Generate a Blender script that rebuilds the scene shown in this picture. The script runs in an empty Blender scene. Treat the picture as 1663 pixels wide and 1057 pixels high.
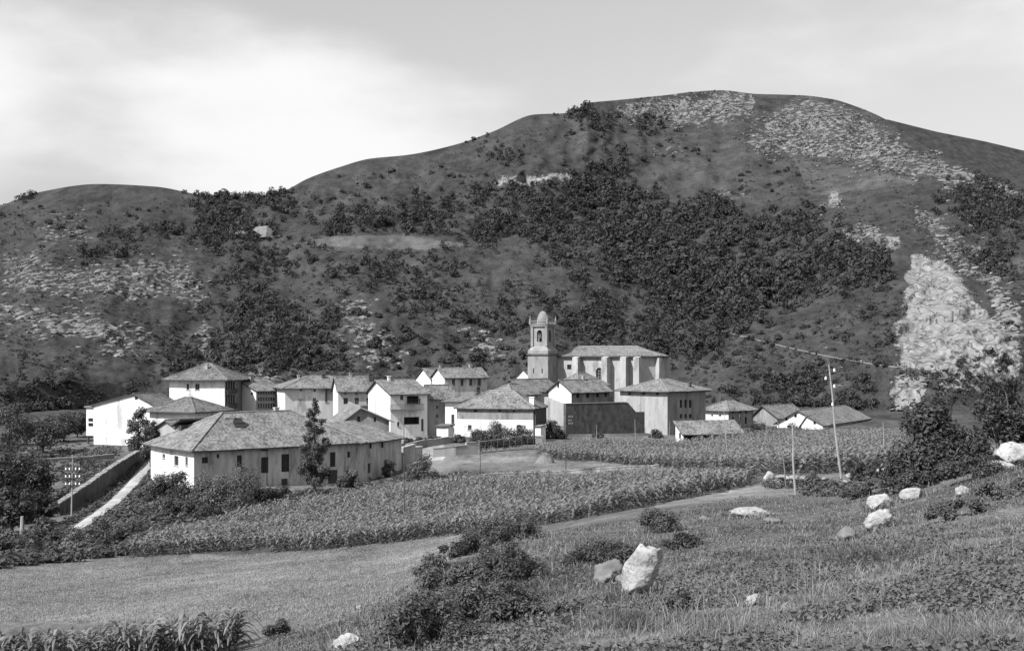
import bpy, math, random
import numpy as np
from mathutils import Vector, Matrix
R = math.radians
rng = np.random.default_rng(7); random.seed(7)
scene = bpy.context.scene
col = scene.collection
# ------------------------------------------------------------------ camera
F, CX, HZ, CZ = 2000.0, 831.5, 575.0, 20.0        # focal length and horizon in photograph pixels, eye height
cam = bpy.data.cameras.new('camera'); camo = bpy.data.objects.new('camera', cam); col.objects.link(camo)
camo.location = (0, 0, CZ); camo.rotation_euler = (R(90), 0, 0)
cam.sensor_width = 36; cam.lens = 36 * F / 1663; cam.shift_y = (HZ - 528.5) / 1663
cam.clip_start = 0.3; cam.clip_end = 8000
scene.camera = camo
# ------------------------------------------------------------------ sky and sun
SUN = Vector((-.78 * .7, -.625 * .7, .71)).normalized()
w = bpy.data.worlds.new('World'); scene.world = w; w.use_nodes = True
nt = w.node_tree; N, L = nt.nodes, nt.links
bg = N['Background']; bg.inputs[1].default_value = 0.06
sky = N.new('ShaderNodeTexSky'); sky.sky_type = 'NISHITA'; sky.sun_disc = False
sky.sun_elevation = math.asin(SUN.z); sky.sun_rotation = math.atan2(SUN.x, SUN.y)
sky.dust_density = 2.2
sc_ = N.new('ShaderNodeSeparateColor'); L.new(sky.outputs[0], sc_.inputs[0])      # a blue-sensitive plate: the sky's blue alone
bw = N.new('ShaderNodeMath'); bw.operation = 'MULTIPLY'; bw.inputs[1].default_value = 1.42; L.new(sc_.outputs[2], bw.inputs[0])
tc = N.new('ShaderNodeTexCoord'); mp = N.new('ShaderNodeMapping'); mp.inputs['Scale'].default_value = (1.0, 1.0, 2.6)
mp.inputs['Location'].default_value = (0.25, 0.3, 0.13)
L.new(tc.outputs['Generated'], mp.inputs[0])
nz = N.new('ShaderNodeTexNoise'); nz.inputs['Scale'].default_value = 2.3; nz.inputs['Detail'].default_value = 6; nz.inputs['Roughness'].default_value = .48
L.new(mp.outputs[0], nz.inputs['Vector'])
mr = N.new('ShaderNodeMapRange'); mr.interpolation_type = 'SMOOTHSTEP'
mr.inputs[1].default_value = .43; mr.inputs[2].default_value = .62; mr.inputs[3].default_value = 0; mr.inputs[4].default_value = 1
L.new(nz.outputs[0], mr.inputs[0])
mx = N.new('ShaderNodeMix'); mx.data_type = 'FLOAT'; mx.inputs[3].default_value = 9.3
L.new(mr.outputs[0], mx.inputs[0]); L.new(bw.outputs[0], mx.inputs[2])
L.new(mx.outputs[0], bg.inputs[0])
sl = bpy.data.lights.new('sun', 'SUN'); sl.energy = 5.0; sl.angle = R(.53); sl.color = (1, 1, 1)
so = bpy.data.objects.new('sun', sl); col.objects.link(so); so.location = (-200, -100, 300)
so.rotation_euler = (-SUN).to_track_quat('-Z', 'Y').to_euler()
scene.view_settings.view_transform = 'Standard'; scene.view_settings.look = 'None'
scene.view_settings.gamma = 1; scene.view_settings.use_curve_mapping = False
scene.view_settings.exposure = 0.8
scene.render.engine = 'CYCLES'; scene.cycles.max_bounces = 5
# ------------------------------------------------------------------ helpers
def W(px, py, Y): return Vector(((px - CX) * Y / F, Y, CZ - (py - HZ) * Y / F))
def tag(o, label=None, cat=None, group=None, kind=None):
    if label: o['label'] = label
    if cat: o['category'] = cat
    if group: o['group'] = group
    if kind: o['kind'] = kind
    return o
def empty(name, loc, rz=0):
    o = bpy.data.objects.new(name, None); o.empty_display_size = .5; o.location = loc; o.rotation_euler = (0, 0, rz); col.objects.link(o); return o
def np_mesh(name, V, Fc, attrs=None, smooth=False):
    V = np.asarray(V, np.float32); Fc = np.asarray(Fc, np.int32); k = Fc.shape[1]
    me = bpy.data.meshes.new(name); me.vertices.add(len(V)); me.vertices.foreach_set('co', V.ravel())
    me.loops.add(Fc.size); me.loops.foreach_set('vertex_index', Fc.ravel())
    me.polygons.add(len(Fc)); me.polygons.foreach_set('loop_start', np.arange(0, Fc.size, k, dtype=np.int32))
    me.polygons.foreach_set('loop_total', np.full(len(Fc), k, np.int32))
    me.polygons.foreach_set('use_smooth', np.full(len(Fc), smooth, bool))
    for nme, a in (attrs or {}).items():
        at = me.attributes.new(nme, 'FLOAT', 'POINT'); at.data.foreach_set('value', np.asarray(a, np.float32))
    me.update(calc_edges=True); return me
def ob(name, me, mat=None, parent=None, loc=None):
    o = bpy.data.objects.new(name, me); col.objects.link(o)
    if mat and not me.materials: me.materials.append(mat)
    if parent: o.parent = parent
    if loc is not None: o.location = loc
    return o
class MB:
    """collects polygons; build() links them as one mesh object"""
    def __init__(s): s.v = []; s.f = []; s.m = []; s.uv = []
    def poly(s, pts, m=0, uv=None):
        b = len(s.v); s.v += [tuple(p) for p in pts]; s.f.append(list(range(b, b + len(pts)))); s.m.append(m)
        s.uv.append(uv or [(0, 0)] * len(pts))
    def box(s, x0, x1, y0, y1, z0, z1, m=0):
        a = [(x0, y0, z0), (x1, y0, z0), (x1, y1, z0), (x0, y1, z0), (x0, y0, z1), (x1, y0, z1), (x1, y1, z1), (x0, y1, z1)]
        for q in ((0, 3, 2, 1), (4, 5, 6, 7), (0, 1, 5, 4), (1, 2, 6, 5), (2, 3, 7, 6), (3, 0, 4, 7)): s.poly([a[i] for i in q], m)
    def tube(s, p, q, r0, r1, n=6, m=0):
        p, q = Vector(p), Vector(q); d = (q - p).normalized(); u = d.orthogonal().normalized(); t = d.cross(u)
        P = [p + (u * math.cos(2 * math.pi * i / n) + t * math.sin(2 * math.pi * i / n)) * r0 for i in range(n)]
        Q = [q + (u * math.cos(2 * math.pi * i / n) + t * math.sin(2 * math.pi * i / n)) * r1 for i in range(n)]
        for i in range(n): s.poly([P[i], P[(i + 1) % n], Q[(i + 1) % n], Q[i]], m)
        s.poly(P[::-1], m); s.poly(Q, m)
    def lathe(s, prof, n=12, c=(0, 0), m=0, rot=0):
        def ring(r, z): return [(c[0] + r * math.cos(rot + 2 * math.pi * i / n), c[1] + r * math.sin(rot + 2 * math.pi * i / n), z) for i in range(n)]
        for (r0, z0), (r1, z1) in zip(prof, prof[1:]):
            A, B = ring(r0, z0), ring(r1, z1)
            for i in range(n): s.poly([A[i], A[(i + 1) % n], B[(i + 1) % n], B[i]], m)
    def mesh(s, name, mats, smooth=False):
        me = bpy.data.meshes.new(name); me.from_pydata(s.v, [], s.f)
        for mm in mats: me.materials.append(mm)
        me.polygons.foreach_set('material_index', s.m)
        uvl = me.uv_layers.new(name='UVMap'); flat = [c for q in s.uv for t in q for c in t]
        uvl.data.foreach_set('uv', flat)
        if smooth: me.polygons.foreach_set('use_smooth', [True] * len(s.f))
        me.update(); return me
    def build(s, name, mats, parent=None, loc=None, smooth=False):
        if not isinstance(mats, (list, tuple)): mats = [mats]
        return ob(name, s.mesh(name, mats, smooth), None, parent, loc)
# numpy value noise
_lat = np.random.default_rng(3).random((256, 256)).astype(np.float32)
def vnoise(x, y):
    xi = np.floor(x).astype(int); yi = np.floor(y).astype(int); fx = x - xi; fy = y - yi
    fx = fx * fx * (3 - 2 * fx); fy = fy * fy * (3 - 2 * fy)
    a = _lat[xi % 256, yi % 256]; b = _lat[(xi + 1) % 256, yi % 256]; c = _lat[xi % 256, (yi + 1) % 256]; d = _lat[(xi + 1) % 256, (yi + 1) % 256]
    return (a * (1 - fx) + b * fx) * (1 - fy) + (c * (1 - fx) + d * fx) * fy
def fbm(x, y, o=4, g=.5):
    s = 0; a = 1.0; t = 0
    for i in range(o): s = s + a * (vnoise(x * 2 ** i + 17.3 * i, y * 2 ** i + 5.1 * i) - .5); t += a; a *= g
    return s / t * 2
def inpoly(px, py, poly):
    px = np.asarray(px, float); py = np.asarray(py, float); r = np.zeros(px.shape, bool); n = len(poly)
    for i in range(n):
        x0, y0 = poly[i]; x1, y1 = poly[(i + 1) % n]
        if y0 == y1: continue
        c = ((y0 > py) != (y1 > py)) & (px < (x1 - x0) * (py - y0) / (y1 - y0) + x0); r ^= c
    return r
def pchip(x, y, xq):
    x = np.asarray(x, float); y = np.asarray(y, float); h = np.diff(x); d = np.diff(y) / h; n = len(x); m = np.zeros(n)
    for i in range(1, n - 1):
        if d[i - 1] * d[i] > 0:
            w1 = 2 * h[i] + h[i - 1]; w2 = h[i] + 2 * h[i - 1]; m[i] = (w1 + w2) / (w1 / d[i - 1] + w2 / d[i])
    m[0] = d[0]; m[-1] = d[-1]; xq = np.clip(xq, x[0], x[-1])
    k = np.clip(np.searchsorted(x, xq) - 1, 0, n - 2); t = (xq - x[k]) / h[k]
    return (y[k] * (1 + 2 * t) * (1 - t) ** 2 + m[k] * h[k] * t * (1 - t) ** 2 + y[k + 1] * t * t * (3 - 2 * t) + m[k + 1] * h[k] * t * t * (t - 1))
# ------------------------------------------------------------------ materials (all grey: the photograph is monochrome)
def g(v): return (v, v, v, 1)
def mat(name, lo, hi, scale=1.0, rough=.9, bump=0.0, bscale=None, detail=5, spec=.2, streak=None, patch=None):
    m = bpy.data.materials.new(name); m.use_nodes = True; nt = m.node_tree; N, L = nt.nodes, nt.links; b = N['Principled BSDF']
    b.inputs['Roughness'].default_value = rough; b.inputs['Specular IOR Level'].default_value = spec
    tc = N.new('ShaderNodeTexCoord'); src = tc.outputs['Object']
    mp = N.new('ShaderNodeMapping'); L.new(src, mp.inputs[0])
    if streak: mp.inputs['Scale'].default_value = streak
    n = N.new('ShaderNodeTexNoise'); n.inputs['Scale'].default_value = scale; n.inputs['Detail'].default_value = detail; n.inputs['Roughness'].default_value = .6
    L.new(mp.outputs[0], n.inputs['Vector'])
    r = N.new('ShaderNodeMapRange'); r.inputs[1].default_value = .32; r.inputs[2].default_value = .68; r.inputs[3].default_value = lo; r.inputs[4].default_value = hi
    L.new(n.outputs[0], r.inputs[0]); val = r.outputs[0]
    if patch:   # worn patches and damp stains with shapes of their own
        n3 = N.new('ShaderNodeTexNoise'); n3.inputs['Scale'].default_value = patch[0]; n3.inputs['Detail'].default_value = 7; n3.inputs['Roughness'].default_value = .7; L.new(mp.outputs[0], n3.inputs['Vector'])
        r3 = N.new('ShaderNodeMapRange'); r3.inputs[1].default_value = .52; r3.inputs[2].default_value = .62; r3.inputs[3].default_value = 1; r3.inputs[4].default_value = patch[1]; L.new(n3.outputs[0], r3.inputs[0])
        mu = N.new('ShaderNodeMath'); mu.operation = 'MULTIPLY'; L.new(val, mu.inputs[0]); L.new(r3.outputs[0], mu.inputs[1]); val = mu.outputs[0]
    L.new(val, b.inputs['Base Color'])
    if bump:
        n2 = N.new('ShaderNodeTexNoise'); n2.inputs['Scale'].default_value = bscale or scale * 4; n2.inputs['Detail'].default_value = 6; L.new(src, n2.inputs['Vector'])
        bp = N.new('ShaderNodeBump'); bp.inputs['Strength'].default_value = bump; bp.inputs['Distance'].default_value = .1
        L.new(n2.outputs[0], bp.inputs['Height']); L.new(bp.outputs[0], b.inputs['Normal'])
    return m
def foliage_mat(name, lo, hi, trans=.25, rough=.6):
    m = bpy.data.materials.new(name); m.use_nodes = True; nt = m.node_tree; N, L = nt.nodes, nt.links; b = N['Principled BSDF']
    b.inputs['Roughness'].default_value = rough; b.inputs['Specular IOR Level'].default_value = .25
    at = N.new('ShaderNodeAttribute'); at.attribute_name = 'tone'
    oi = N.new('ShaderNodeObjectInfo')
    r = N.new('ShaderNodeMapRange'); r.inputs[3].default_value = lo; r.inputs[4].default_value = hi; L.new(at.outputs['Fac'], r.inputs[0])
    r2 = N.new('ShaderNodeMapRange'); r2.inputs[3].default_value = .8; r2.inputs[4].default_value = 1.2; L.new(oi.outputs['Random'], r2.inputs[0])
    mu = N.new('ShaderNodeMath'); mu.operation = 'MULTIPLY'; L.new(r.outputs[0], mu.inputs[0]); L.new(r2.outputs[0], mu.inputs[1])
    L.new(mu.outputs[0], b.inputs['Base Color'])
    t = N.new('ShaderNodeBsdfTranslucent'); L.new(mu.outputs[0], t.inputs[0])
    mx = N.new('ShaderNodeMixShader'); mx.inputs[0].default_value = trans
    L.new(b.outputs[0], mx.inputs[1]); L.new(t.outputs[0], mx.inputs[2]); L.new(mx.outputs[0], N['Material Output'].inputs[0]); return m
def roof_mat(name, lo, hi, per=.26):
    m = bpy.data.materials.new(name); m.use_nodes = True; nt = m.node_tree; N, L = nt.nodes, nt.links; b = N['Principled BSDF']
    b.inputs['Roughness'].default_value = .9; b.inputs['Specular IOR Level'].default_value = .15
    uv = N.new('ShaderNodeUVMap'); sp = N.new('ShaderNodeSeparateXYZ'); tc0 = N.new('ShaderNodeTexCoord'); wz = N.new('ShaderNodeTexNoise'); wz.inputs['Scale'].default_value = .9; L.new(tc0.outputs['Object'], wz.inputs['Vector'])
    w1 = N.new('ShaderNodeVectorMath'); w1.operation = 'SCALE'; w1.inputs[3].default_value = .22; L.new(wz.outputs['Color'], w1.inputs[0]); w2 = N.new('ShaderNodeVectorMath'); w2.operation = 'ADD'; L.new(uv.outputs[0], w2.inputs[0]); L.new(w1.outputs[0], w2.inputs[1]); L.new(w2.outputs[0], sp.inputs[0])
    def M(op, a, c=None):
        n = N.new('ShaderNodeMath'); n.operation = op
        (L.new(a, n.inputs[0]) if not isinstance(a, float) else setattr(n.inputs[0], 'default_value', a))
        if c is not None: (L.new(c, n.inputs[1]) if not isinstance(c, float) else setattr(n.inputs[1], 'default_value', c))
        return n.outputs[0]
    s = M('SINE', M('MULTIPLY', sp.outputs[0], 2 * math.pi / per)); c = M('FRACT', M('MULTIPLY', sp.outputs[1], 1 / .38))
    hgt = M('ADD', M('MULTIPLY', s, .6), M('MULTIPLY', c, -.5))
    tc = N.new('ShaderNodeTexCoord')
    def noise(sc, d=5):
        n = N.new('ShaderNodeTexNoise'); n.inputs['Scale'].default_value = sc; n.inputs['Detail'].default_value = d; n.inputs['Roughness'].default_value = .65; L.new(tc.outputs['Object'], n.inputs['Vector']); return n.outputs[0]
    wn = N.new('ShaderNodeTexWhiteNoise'); wn.noise_dimensions = '2D'
    cb = N.new('ShaderNodeCombineXYZ'); L.new(M('FLOOR', M('MULTIPLY', sp.outputs[0], 1 / per)), cb.inputs[0]); L.new(M('FLOOR', M('MULTIPLY', sp.outputs[1], 1 / .38)), cb.inputs[1]); L.new(cb.outputs[0], wn.inputs['Vector'])
    tone = M('ADD', M('MULTIPLY', noise(.35), .6), M('ADD', M('MULTIPLY', wn.outputs['Value'], .3), M('MULTIPLY', noise(2.2), .4)))
    r = N.new('ShaderNodeMapRange'); r.inputs[1].default_value = .42; r.inputs[2].default_value = .82; r.inputs[3].default_value = lo; r.inputs[4].default_value = hi
    L.new(tone, r.inputs[0]); L.new(r.outputs[0], b.inputs['Base Color'])
    bp = N.new('ShaderNodeBump'); bp.inputs['Strength'].default_value = .6; bp.inputs['Distance'].default_value = .06; L.new(hgt, bp.inputs['Height']); L.new(bp.outputs[0], b.inputs['Normal'])
    return m
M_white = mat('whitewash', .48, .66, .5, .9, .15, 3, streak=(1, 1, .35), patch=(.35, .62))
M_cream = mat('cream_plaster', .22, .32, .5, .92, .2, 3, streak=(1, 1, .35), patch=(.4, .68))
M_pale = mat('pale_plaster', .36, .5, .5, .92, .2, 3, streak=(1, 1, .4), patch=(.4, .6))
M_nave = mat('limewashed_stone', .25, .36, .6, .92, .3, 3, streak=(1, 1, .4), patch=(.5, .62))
M_grey = mat('grey_and_shade_plaster', .15, .25, .6, .92, .3, 3, streak=(1.3, 1.3, .35), patch=(.4, .65))  # real grey plaster; also paints shade on some right-hand walls
M_dull = mat('worn_shade_plaster', .26, .46, .6, .95, .3, 2.5, streak=(1.5, 1.5, .4), patch=(.45, .55))  # worn plaster, its colour lowered to carry the shade of the farmhouse front
M_stone = mat('church_stone', .16, .25, .8, .9, .3, 4, streak=(1, 1, .5), patch=(.5, .75))
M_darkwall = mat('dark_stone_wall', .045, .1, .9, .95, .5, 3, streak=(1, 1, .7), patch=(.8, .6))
M_wood = mat('weathered_wood', .10, .18, 3, .85, .3, 8, streak=(3, 3, .3))
M_darkwood = mat('dark_wood', .035, .07, 3, .85, .3, 8, streak=(3, 3, .3))
M_palewood = mat('bleached_pole_wood', .18, .3, 4, .85, .3, 12, streak=(4, 4, .3))
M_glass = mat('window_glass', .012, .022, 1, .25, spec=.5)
M_frame = mat('painted_frame', .15, .22, 2, .7)
M_iron = mat('dark_iron', .04, .06, 4, .6)
M_porc = mat('white_porcelain', .75, .82, 4, .3, spec=.5)
M_roof = roof_mat('tile_roof', .05, .19)
M_roofl = roof_mat('pale_tile_roof', .05, .2)
M_roofd = roof_mat('dark_tile_roof', .04, .15)
M_stonew = mat('wall_stone', .09, .3, 2, .95, .5, 6)
M_rock = mat('limestone', .15, .42, 2.2, .9, .6, 9, patch=(4.0, .5))
M_rockf = mat('weathered_limestone', .05, .23, .5, .95, .5, 1.2)
M_road = mat('pale_road', .2, .36, .4, .95, .2, 2)
M_hay = mat('hay', .1, .2, 5, 1, .8, 14)
M_leafdark = foliage_mat('dark_foliage', .012, .085)
M_wood_leaf = foliage_mat('woodland_foliage', .014, .055, .15, .9)
M_leaf = foliage_mat('foliage', .03, .1)
M_leaflight = foliage_mat('light_foliage', .05, .15)
M_maize = foliage_mat('maize_leaf', .03, .19, .3, .5)
M_grass = foliage_mat('grass_blade', .05, .3, .35, .7)
M_bark = mat('bark', .06, .13, 6, .95, .5, 12)
# ------------------------------------------------------------------ terrain: one sheet from under the camera to the ridge
ST = {  # azimuth (photo px): [(distance m, photo py of the ground there)]
 -300: [(10, 1120), (20, 1110), (30, 1090), (44, 1057), (56, 1000), (85, 935), (105, 905), (130, 862), (160, 815), (190, 760), (240, 725), (300, 690)],
 0: [(10, 1130), (20, 1110), (30, 1090), (44, 1057), (56, 1000), (85, 930), (105, 905), (130, 862), (160, 815), (190, 765), (240, 715), (300, 685)],
 200: [(10, 1125), (20, 1100), (30, 1080), (40, 1057), (53, 1000), (75, 950), (105, 900), (130, 855), (155, 815), (180, 778), (215, 735), (260, 700), (330, 668)],
 400: [(10, 1110), (20, 1085), (30, 1057), (42, 1010), (60, 960), (85, 920), (110, 893), (140, 840), (168, 793), (185, 782), (215, 745), (250, 705), (330, 668)],
 600: [(10, 1090), (16, 1057), (24, 1015), (40, 975), (52, 955), (75, 920), (105, 880), (140, 830), (172, 790), (190, 772), (215, 735), (250, 705), (330, 668)],
 700: [(10, 1090), (14.5, 1057), (21, 1000), (29, 940), (34, 928), (50, 935), (75, 900), (103, 869), (140, 815), (168, 778), (200, 745), (240, 712), (330, 668)],
 750: [(10, 1090), (14, 1057), (19.5, 990), (28, 930), (36, 898), (48, 915), (75, 884), (100, 863), (140, 800), (168, 768), (200, 743), (240, 708), (330, 668)],
 900: [(9, 1100), (13, 1057), (19, 980), (28, 920), (42, 868), (60, 858), (80, 850), (92, 840), (120, 800), (155, 769), (205, 738), (240, 712), (330, 668)],
 1050: [(9, 1100), (12.5, 1057), (18.5, 975), (27, 915), (42, 860), (60, 832), (80, 815), (95, 803), (130, 770), (150, 758), (190, 738), (240, 717), (330, 668)],
 1200: [(9, 1090), (12, 1057), (17, 970), (26, 900), (40, 850), (62, 815), (85, 795), (110, 770), (150, 748), (235, 718), (300, 692), (340, 672)],
 1350: [(8, 1090), (11, 1057), (16, 970), (24, 900), (40, 840), (62, 806), (82, 790), (90, 785), (98, 765), (130, 744), (200, 720), (286, 695), (325, 680)],
 1500: [(7.5, 1090), (10, 1057), (14, 970), (22, 880), (35, 820), (50, 785), (70, 770), (100, 755), (200, 714), (300, 688)],
 1663: [(7, 1090), (9.5, 1057), (13, 960), (21, 860), (32, 790), (45, 750), (70, 738), (100, 735), (200, 714), (300, 688)],
 1963: [(7, 1080), (9.5, 1040), (13, 940), (21, 830), (32, 755), (45, 725), (70, 725), (100, 730), (200, 714), (300, 688)],
}
def Ybase(px): return np.interp(px, [-1500, 0, 300, 1150, 1450, 3163], [300, 310, 375, 380, 335, 330])
ZB = 4.6
lnG = np.linspace(math.log(1.2), math.log(400), 420); pxG = np.arange(-1500, 3170, 4.0)
rows_ = []
for p, lst in ST.items():
    Ys = [1.2, 4.0] + [a for a, _ in lst] + [float(Ybase(p)), 400]
    zs = [18.3, 18.05 if p > 650 else 17.9] + [CZ - (b - HZ) * a / F for a, b in lst] + [ZB, ZB + 3]
    rows_.append(pchip(np.log(Ys), zs, lnG))
rows_ = np.array(rows_); sp_ = np.array(list(ST.keys()), float)
TAB = np.array([pchip(sp_, rows_[:, i], pxG) for i in range(len(lnG))]).T
def zbase(px, Y):
    fx = np.clip((np.asarray(px, float) - pxG[0]) / 4.0, 0, len(pxG) - 1.001); fy = np.clip((np.log(Y) - lnG[0]) / (lnG[1] - lnG[0]), 0, len(lnG) - 1.001)
    i = fx.astype(int); j = fy.astype(int); a = fx - i; b = fy - j
    return (TAB[i, j] * (1 - a) + TAB[i + 1, j] * a) * (1 - b) + (TAB[i, j + 1] * (1 - a) + TAB[i + 1, j + 1] * a) * b
# ridge line of the mountain
RX = [-1500, -400, -100, 0, 60, 160, 250, 320, 350, 400, 460, 500, 550, 600, 660, 740, 800, 870, 920, 960, 1000, 1080, 1120, 1170, 1230, 1270, 1300, 1350, 1390, 1440, 1480, 1530, 1600, 1663, 1800, 3163]
RY = [520, 430, 355, 334, 313, 299, 303, 316, 322, 320, 310, 290, 272, 258, 252, 235, 214, 186, 184, 167, 163, 155, 150, 147, 153, 154, 155, 161, 173, 195, 222, 250, 285, 305, 330, 500]
RD = {-1500: 800, 0: 930, 300: 900, 400: 860, 470: 880, 600: 940, 740: 1000, 900: 1050, 1000: 1140, 1170: 1200, 1300: 1150, 1400: 1050, 1480: 900, 1560: 760, 1663: 680, 3163: 600}
def ridge(px): return pchip(RX, RY, px)
def ridgeD(px): return 380 + (np.interp(px, list(RD), list(RD.values())) - 380) * .72
# limestone areas and pastures, outlined where they lie on the slope
ROCKS = [
 ([(985, 178), (1040, 160), (1100, 152), (1170, 146), (1235, 152), (1228, 188), (1185, 205), (1090, 202), (1010, 197)], .50),
 ([(1222, 205), (1290, 160), (1345, 160), (1400, 185), (1480, 235), (1560, 270), (1663, 300), (1663, 330), (1560, 305), (1500, 295), (1420, 278), (1330, 262), (1250, 250), (1200, 240)], .46),
 ([(1480, 412), (1525, 420), (1562, 450), (1595, 500), (1650, 550), (1663, 600), (1560, 608), (1462, 600), (1456, 540), (1470, 470)], .92),
 ([(1455, 608), (1505, 612), (1500, 645), (1475, 690), (1447, 700)], 1.0), ([(1500, 590), (1663, 590), (1663, 640), (1530, 640)], .6),
 ([(1470, 335), (1520, 345), (1625, 420), (1655, 480), (1560, 440), (1500, 385)], .43), ([(1440, 382), (1462, 380), (1460, 405), (1440, 408)], .8),
 ([(1590, 440), (1663, 500), (1663, 560), (1620, 530)], .55),
 ([(803, 292), (840, 286), (870, 287), (905, 280), (932, 283), (932, 298), (803, 300)], 1.0),
 ([(0, 420), (60, 400), (90, 435), (180, 425), (310, 412), (325, 470), (250, 490), (120, 480), (0, 475)], .42),
 ([(-150, 490), (0, 495), (150, 510), (245, 548), (240, 580), (130, 550), (0, 525), (-150, 520)], .46),
 ([(60, 340), (130, 350), (160, 400), (60, 400)], .3), ([(270, 440), (340, 455), (350, 500), (300, 500)], .4),
 ([(548, 478), (585, 485), (615, 540), (655, 575), (668, 605), (600, 592), (568, 552)], .45),
 ([(735, 520), (775, 535), (815, 580), (800, 590), (760, 555)], .38), ([(320, 520), (345, 525), (350, 580), (325, 580)], .45),
 ([(1350, 365), (1410, 365), (1460, 385), (1440, 398), (1355, 392)], .5), ([(1343, 312), (1368, 310), (1362, 340), (1340, 338)], .7),
 ([(1160, 308), (1210, 312), (1205, 325), (1165, 322)], .35), ([(1060, 225), (1110, 225), (1110, 260), (1060, 255)], .25), ([(400, 600), (445, 598), (450, 620), (400, 620)], .4)]
TONES = [  # pastures and fields with their own sward
 ([(470, 396), (540, 384), (640, 381), (760, 396), (700, 406), (600, 404)], .12), ([(362, 372), (395, 360), (425, 366), (404, 382), (370, 381)], .32),
 ([(1288, 258), (1440, 282), (1490, 298), (1400, 310), (1318, 318)], .105), ([(460, 300), (660, 252), (800, 215), (820, 250), (760, 300), (620, 320), (500, 350)], .072),
 ([(810, 215), (1120, 208), (1200, 245), (1280, 260), (1300, 315), (1050, 300), (960, 255), (820, 255)], .075),
 ([(-300, 330), (160, 295), (320, 314), (330, 380), (200, 400), (0, 410), (-300, 420)], .066),
 ([(1440, 195), (1663, 240), (1663, 300), (1530, 255)], .05)]
NEAR = [
 ([(-400, 915), (0, 925), (200, 906), (500, 897), (765, 862), (800, 868), (700, 925), (660, 1000), (420, 1010), (-400, 1010)], .25),
 ([(400, 960), (700, 940), (640, 1000), (560, 1100), (350, 1100), (380, 1000)], .2),
 ([(690, 742), (860, 738), (1010, 742), (1160, 760), (1000, 768), (690, 767)], .22),
 ([(640, 705), (720, 705), (725, 745), (640, 760)], .42),
 ([(1060, 820), (1160, 800), (1250, 785), (1320, 800), (1200, 815), (1080, 835)], .24),
 ([(40, 690), (160, 715), (160, 760), (40, 760)], .18)]
cols = np.concatenate([np.linspace(-1500, -130, 40)[:-1], np.arange(-130, 1796, 3.0), np.linspace(1796, 3163, 40)[1:]])
NR, NH = 270, 235
r_ = np.linspace(0, 1, NR)[:, None]; Yb = Ybase(cols)[None, :]
Yn = np.exp(math.log(1.2) + r_ * (np.log(Yb) - math.log(1.2))); Pn = np.broadcast_to(cols[None, :], Yn.shape)
Zn = zbase(Pn, Yn); Xn = (Pn - CX) * Yn / F
fade = np.clip((1 - r_) * 8, 0, 1)
Zn = Zn + fade * (fbm(Xn / 2.5, Yn / 2.5, 3) * .06 * np.clip(1.5 - Yn / 60, .1, 1) + fbm(Xn / 14, Yn / 14, 3) * .15)
pyn = HZ - (Zn - CZ) * F / Yn
t_ = np.linspace(0, 1, NH + 1)[1:, None]
pyb = HZ - (ZB - CZ) * F / Yb; pyr = ridge(cols)[None, :]; Dr = ridgeD(cols)[None, :]
pyh = pyb + (pyr - pyb) * t_
kx = np.interp(cols, [-1500, 0, 300, 500, 1250, 1460, 3163], [1.7, 1.7, 1.5, 1.25, 1.25, 1.8, 1.8])[None, :]
Yh0 = Yb + (Dr - Yb) * t_ ** kx
Ph = np.broadcast_to(cols[None, :], pyh.shape)
rock = np.zeros(Ph.shape); tone = np.full(Ph.shape, .068)
jx = Ph + 12 * fbm(Ph / 25, pyh / 25, 4); jy = pyh + 9 * fbm(Ph / 25 + 40, pyh / 25 + 9, 4)
for poly, d in ROCKS:
    xs_ = [q[0] for q in poly]; ys_ = [q[1] for q in poly]; ci = np.nonzero((cols > min(xs_) - 40) & (cols < max(xs_) + 40))[0]
    if not len(ci): continue
    sl_ = slice(ci[0], ci[-1] + 1); acc = 0; am = 13 if d > .85 else min(26, 5 + .16 * (max(xs_) - min(xs_)))
    for k in range(6):
        acc = acc + inpoly(Ph[:, sl_] + am * 1.4 * fbm(Ph[:, sl_] / 22 + 31 * k, pyh[:, sl_] / 16, 3), pyh[:, sl_] + am * fbm(Ph[:, sl_] / 22 + 11 + 31 * k, pyh[:, sl_] / 16 + 9, 3), poly)
    rock[:, sl_] = np.maximum(rock[:, sl_], acc / 6 * d)
tx = Ph + 4 * fbm(Ph / 18, pyh / 18, 3); ty = pyh + 2 * fbm(Ph / 18 + 40, pyh / 18, 3)
for poly, d in TONES: tone = np.where(inpoly(tx, ty, poly), d, tone)
tone = .57 * tone * (1 + .25 * fbm(Ph / 60, pyh / 40, 4))
ed = np.clip(t_ * 12, 0, 1) * np.clip((1 - t_) * 12, 0, 1)
rel = .045 * fbm(Ph / 150, pyh / 90, 3) - .016 * np.abs(fbm(Ph / 55 + .25 * fbm(Ph / 60, pyh / 50, 2), pyh / 190, 3)) + .012 * fbm(Ph / 40, pyh / 26, 3) + .0035 * fbm(Ph / 10, pyh / 8, 2)
ck = np.clip((rock - .68) * 6, 0, 1); rel = rel + rock * (1 - ck) * (.020 * fbm(Ph / 20, pyh / 13, 4, .6) + .006 * np.abs(fbm(Ph / 9, pyh / 6, 3))) + ck * (.034 * fbm(Ph / 45 + pyh / 60, pyh / 30, 3) + .018 * np.abs(fbm((Ph + .6 * pyh) / 40, (pyh - .5 * Ph) / 11, 3)))
Yh = Yh0 * (1 + ed * rel)
Yh = np.maximum.accumulate(Yh - t_ * 60, axis=0) + t_ * 60
Zh = CZ - (pyh - HZ) * Yh / F; Xh = (Ph - CX) * Yh / F
back = [(60, 22), (160, 70), (350, 150)]
Yk = np.array([Yh[-1] + a for a, _ in back]); Zk = np.array([Zh[-1] - b for _, b in back]); Xk = (Ph[:3] - CX) * Yk / F
tn = np.full(Yn.shape, .17)
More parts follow.
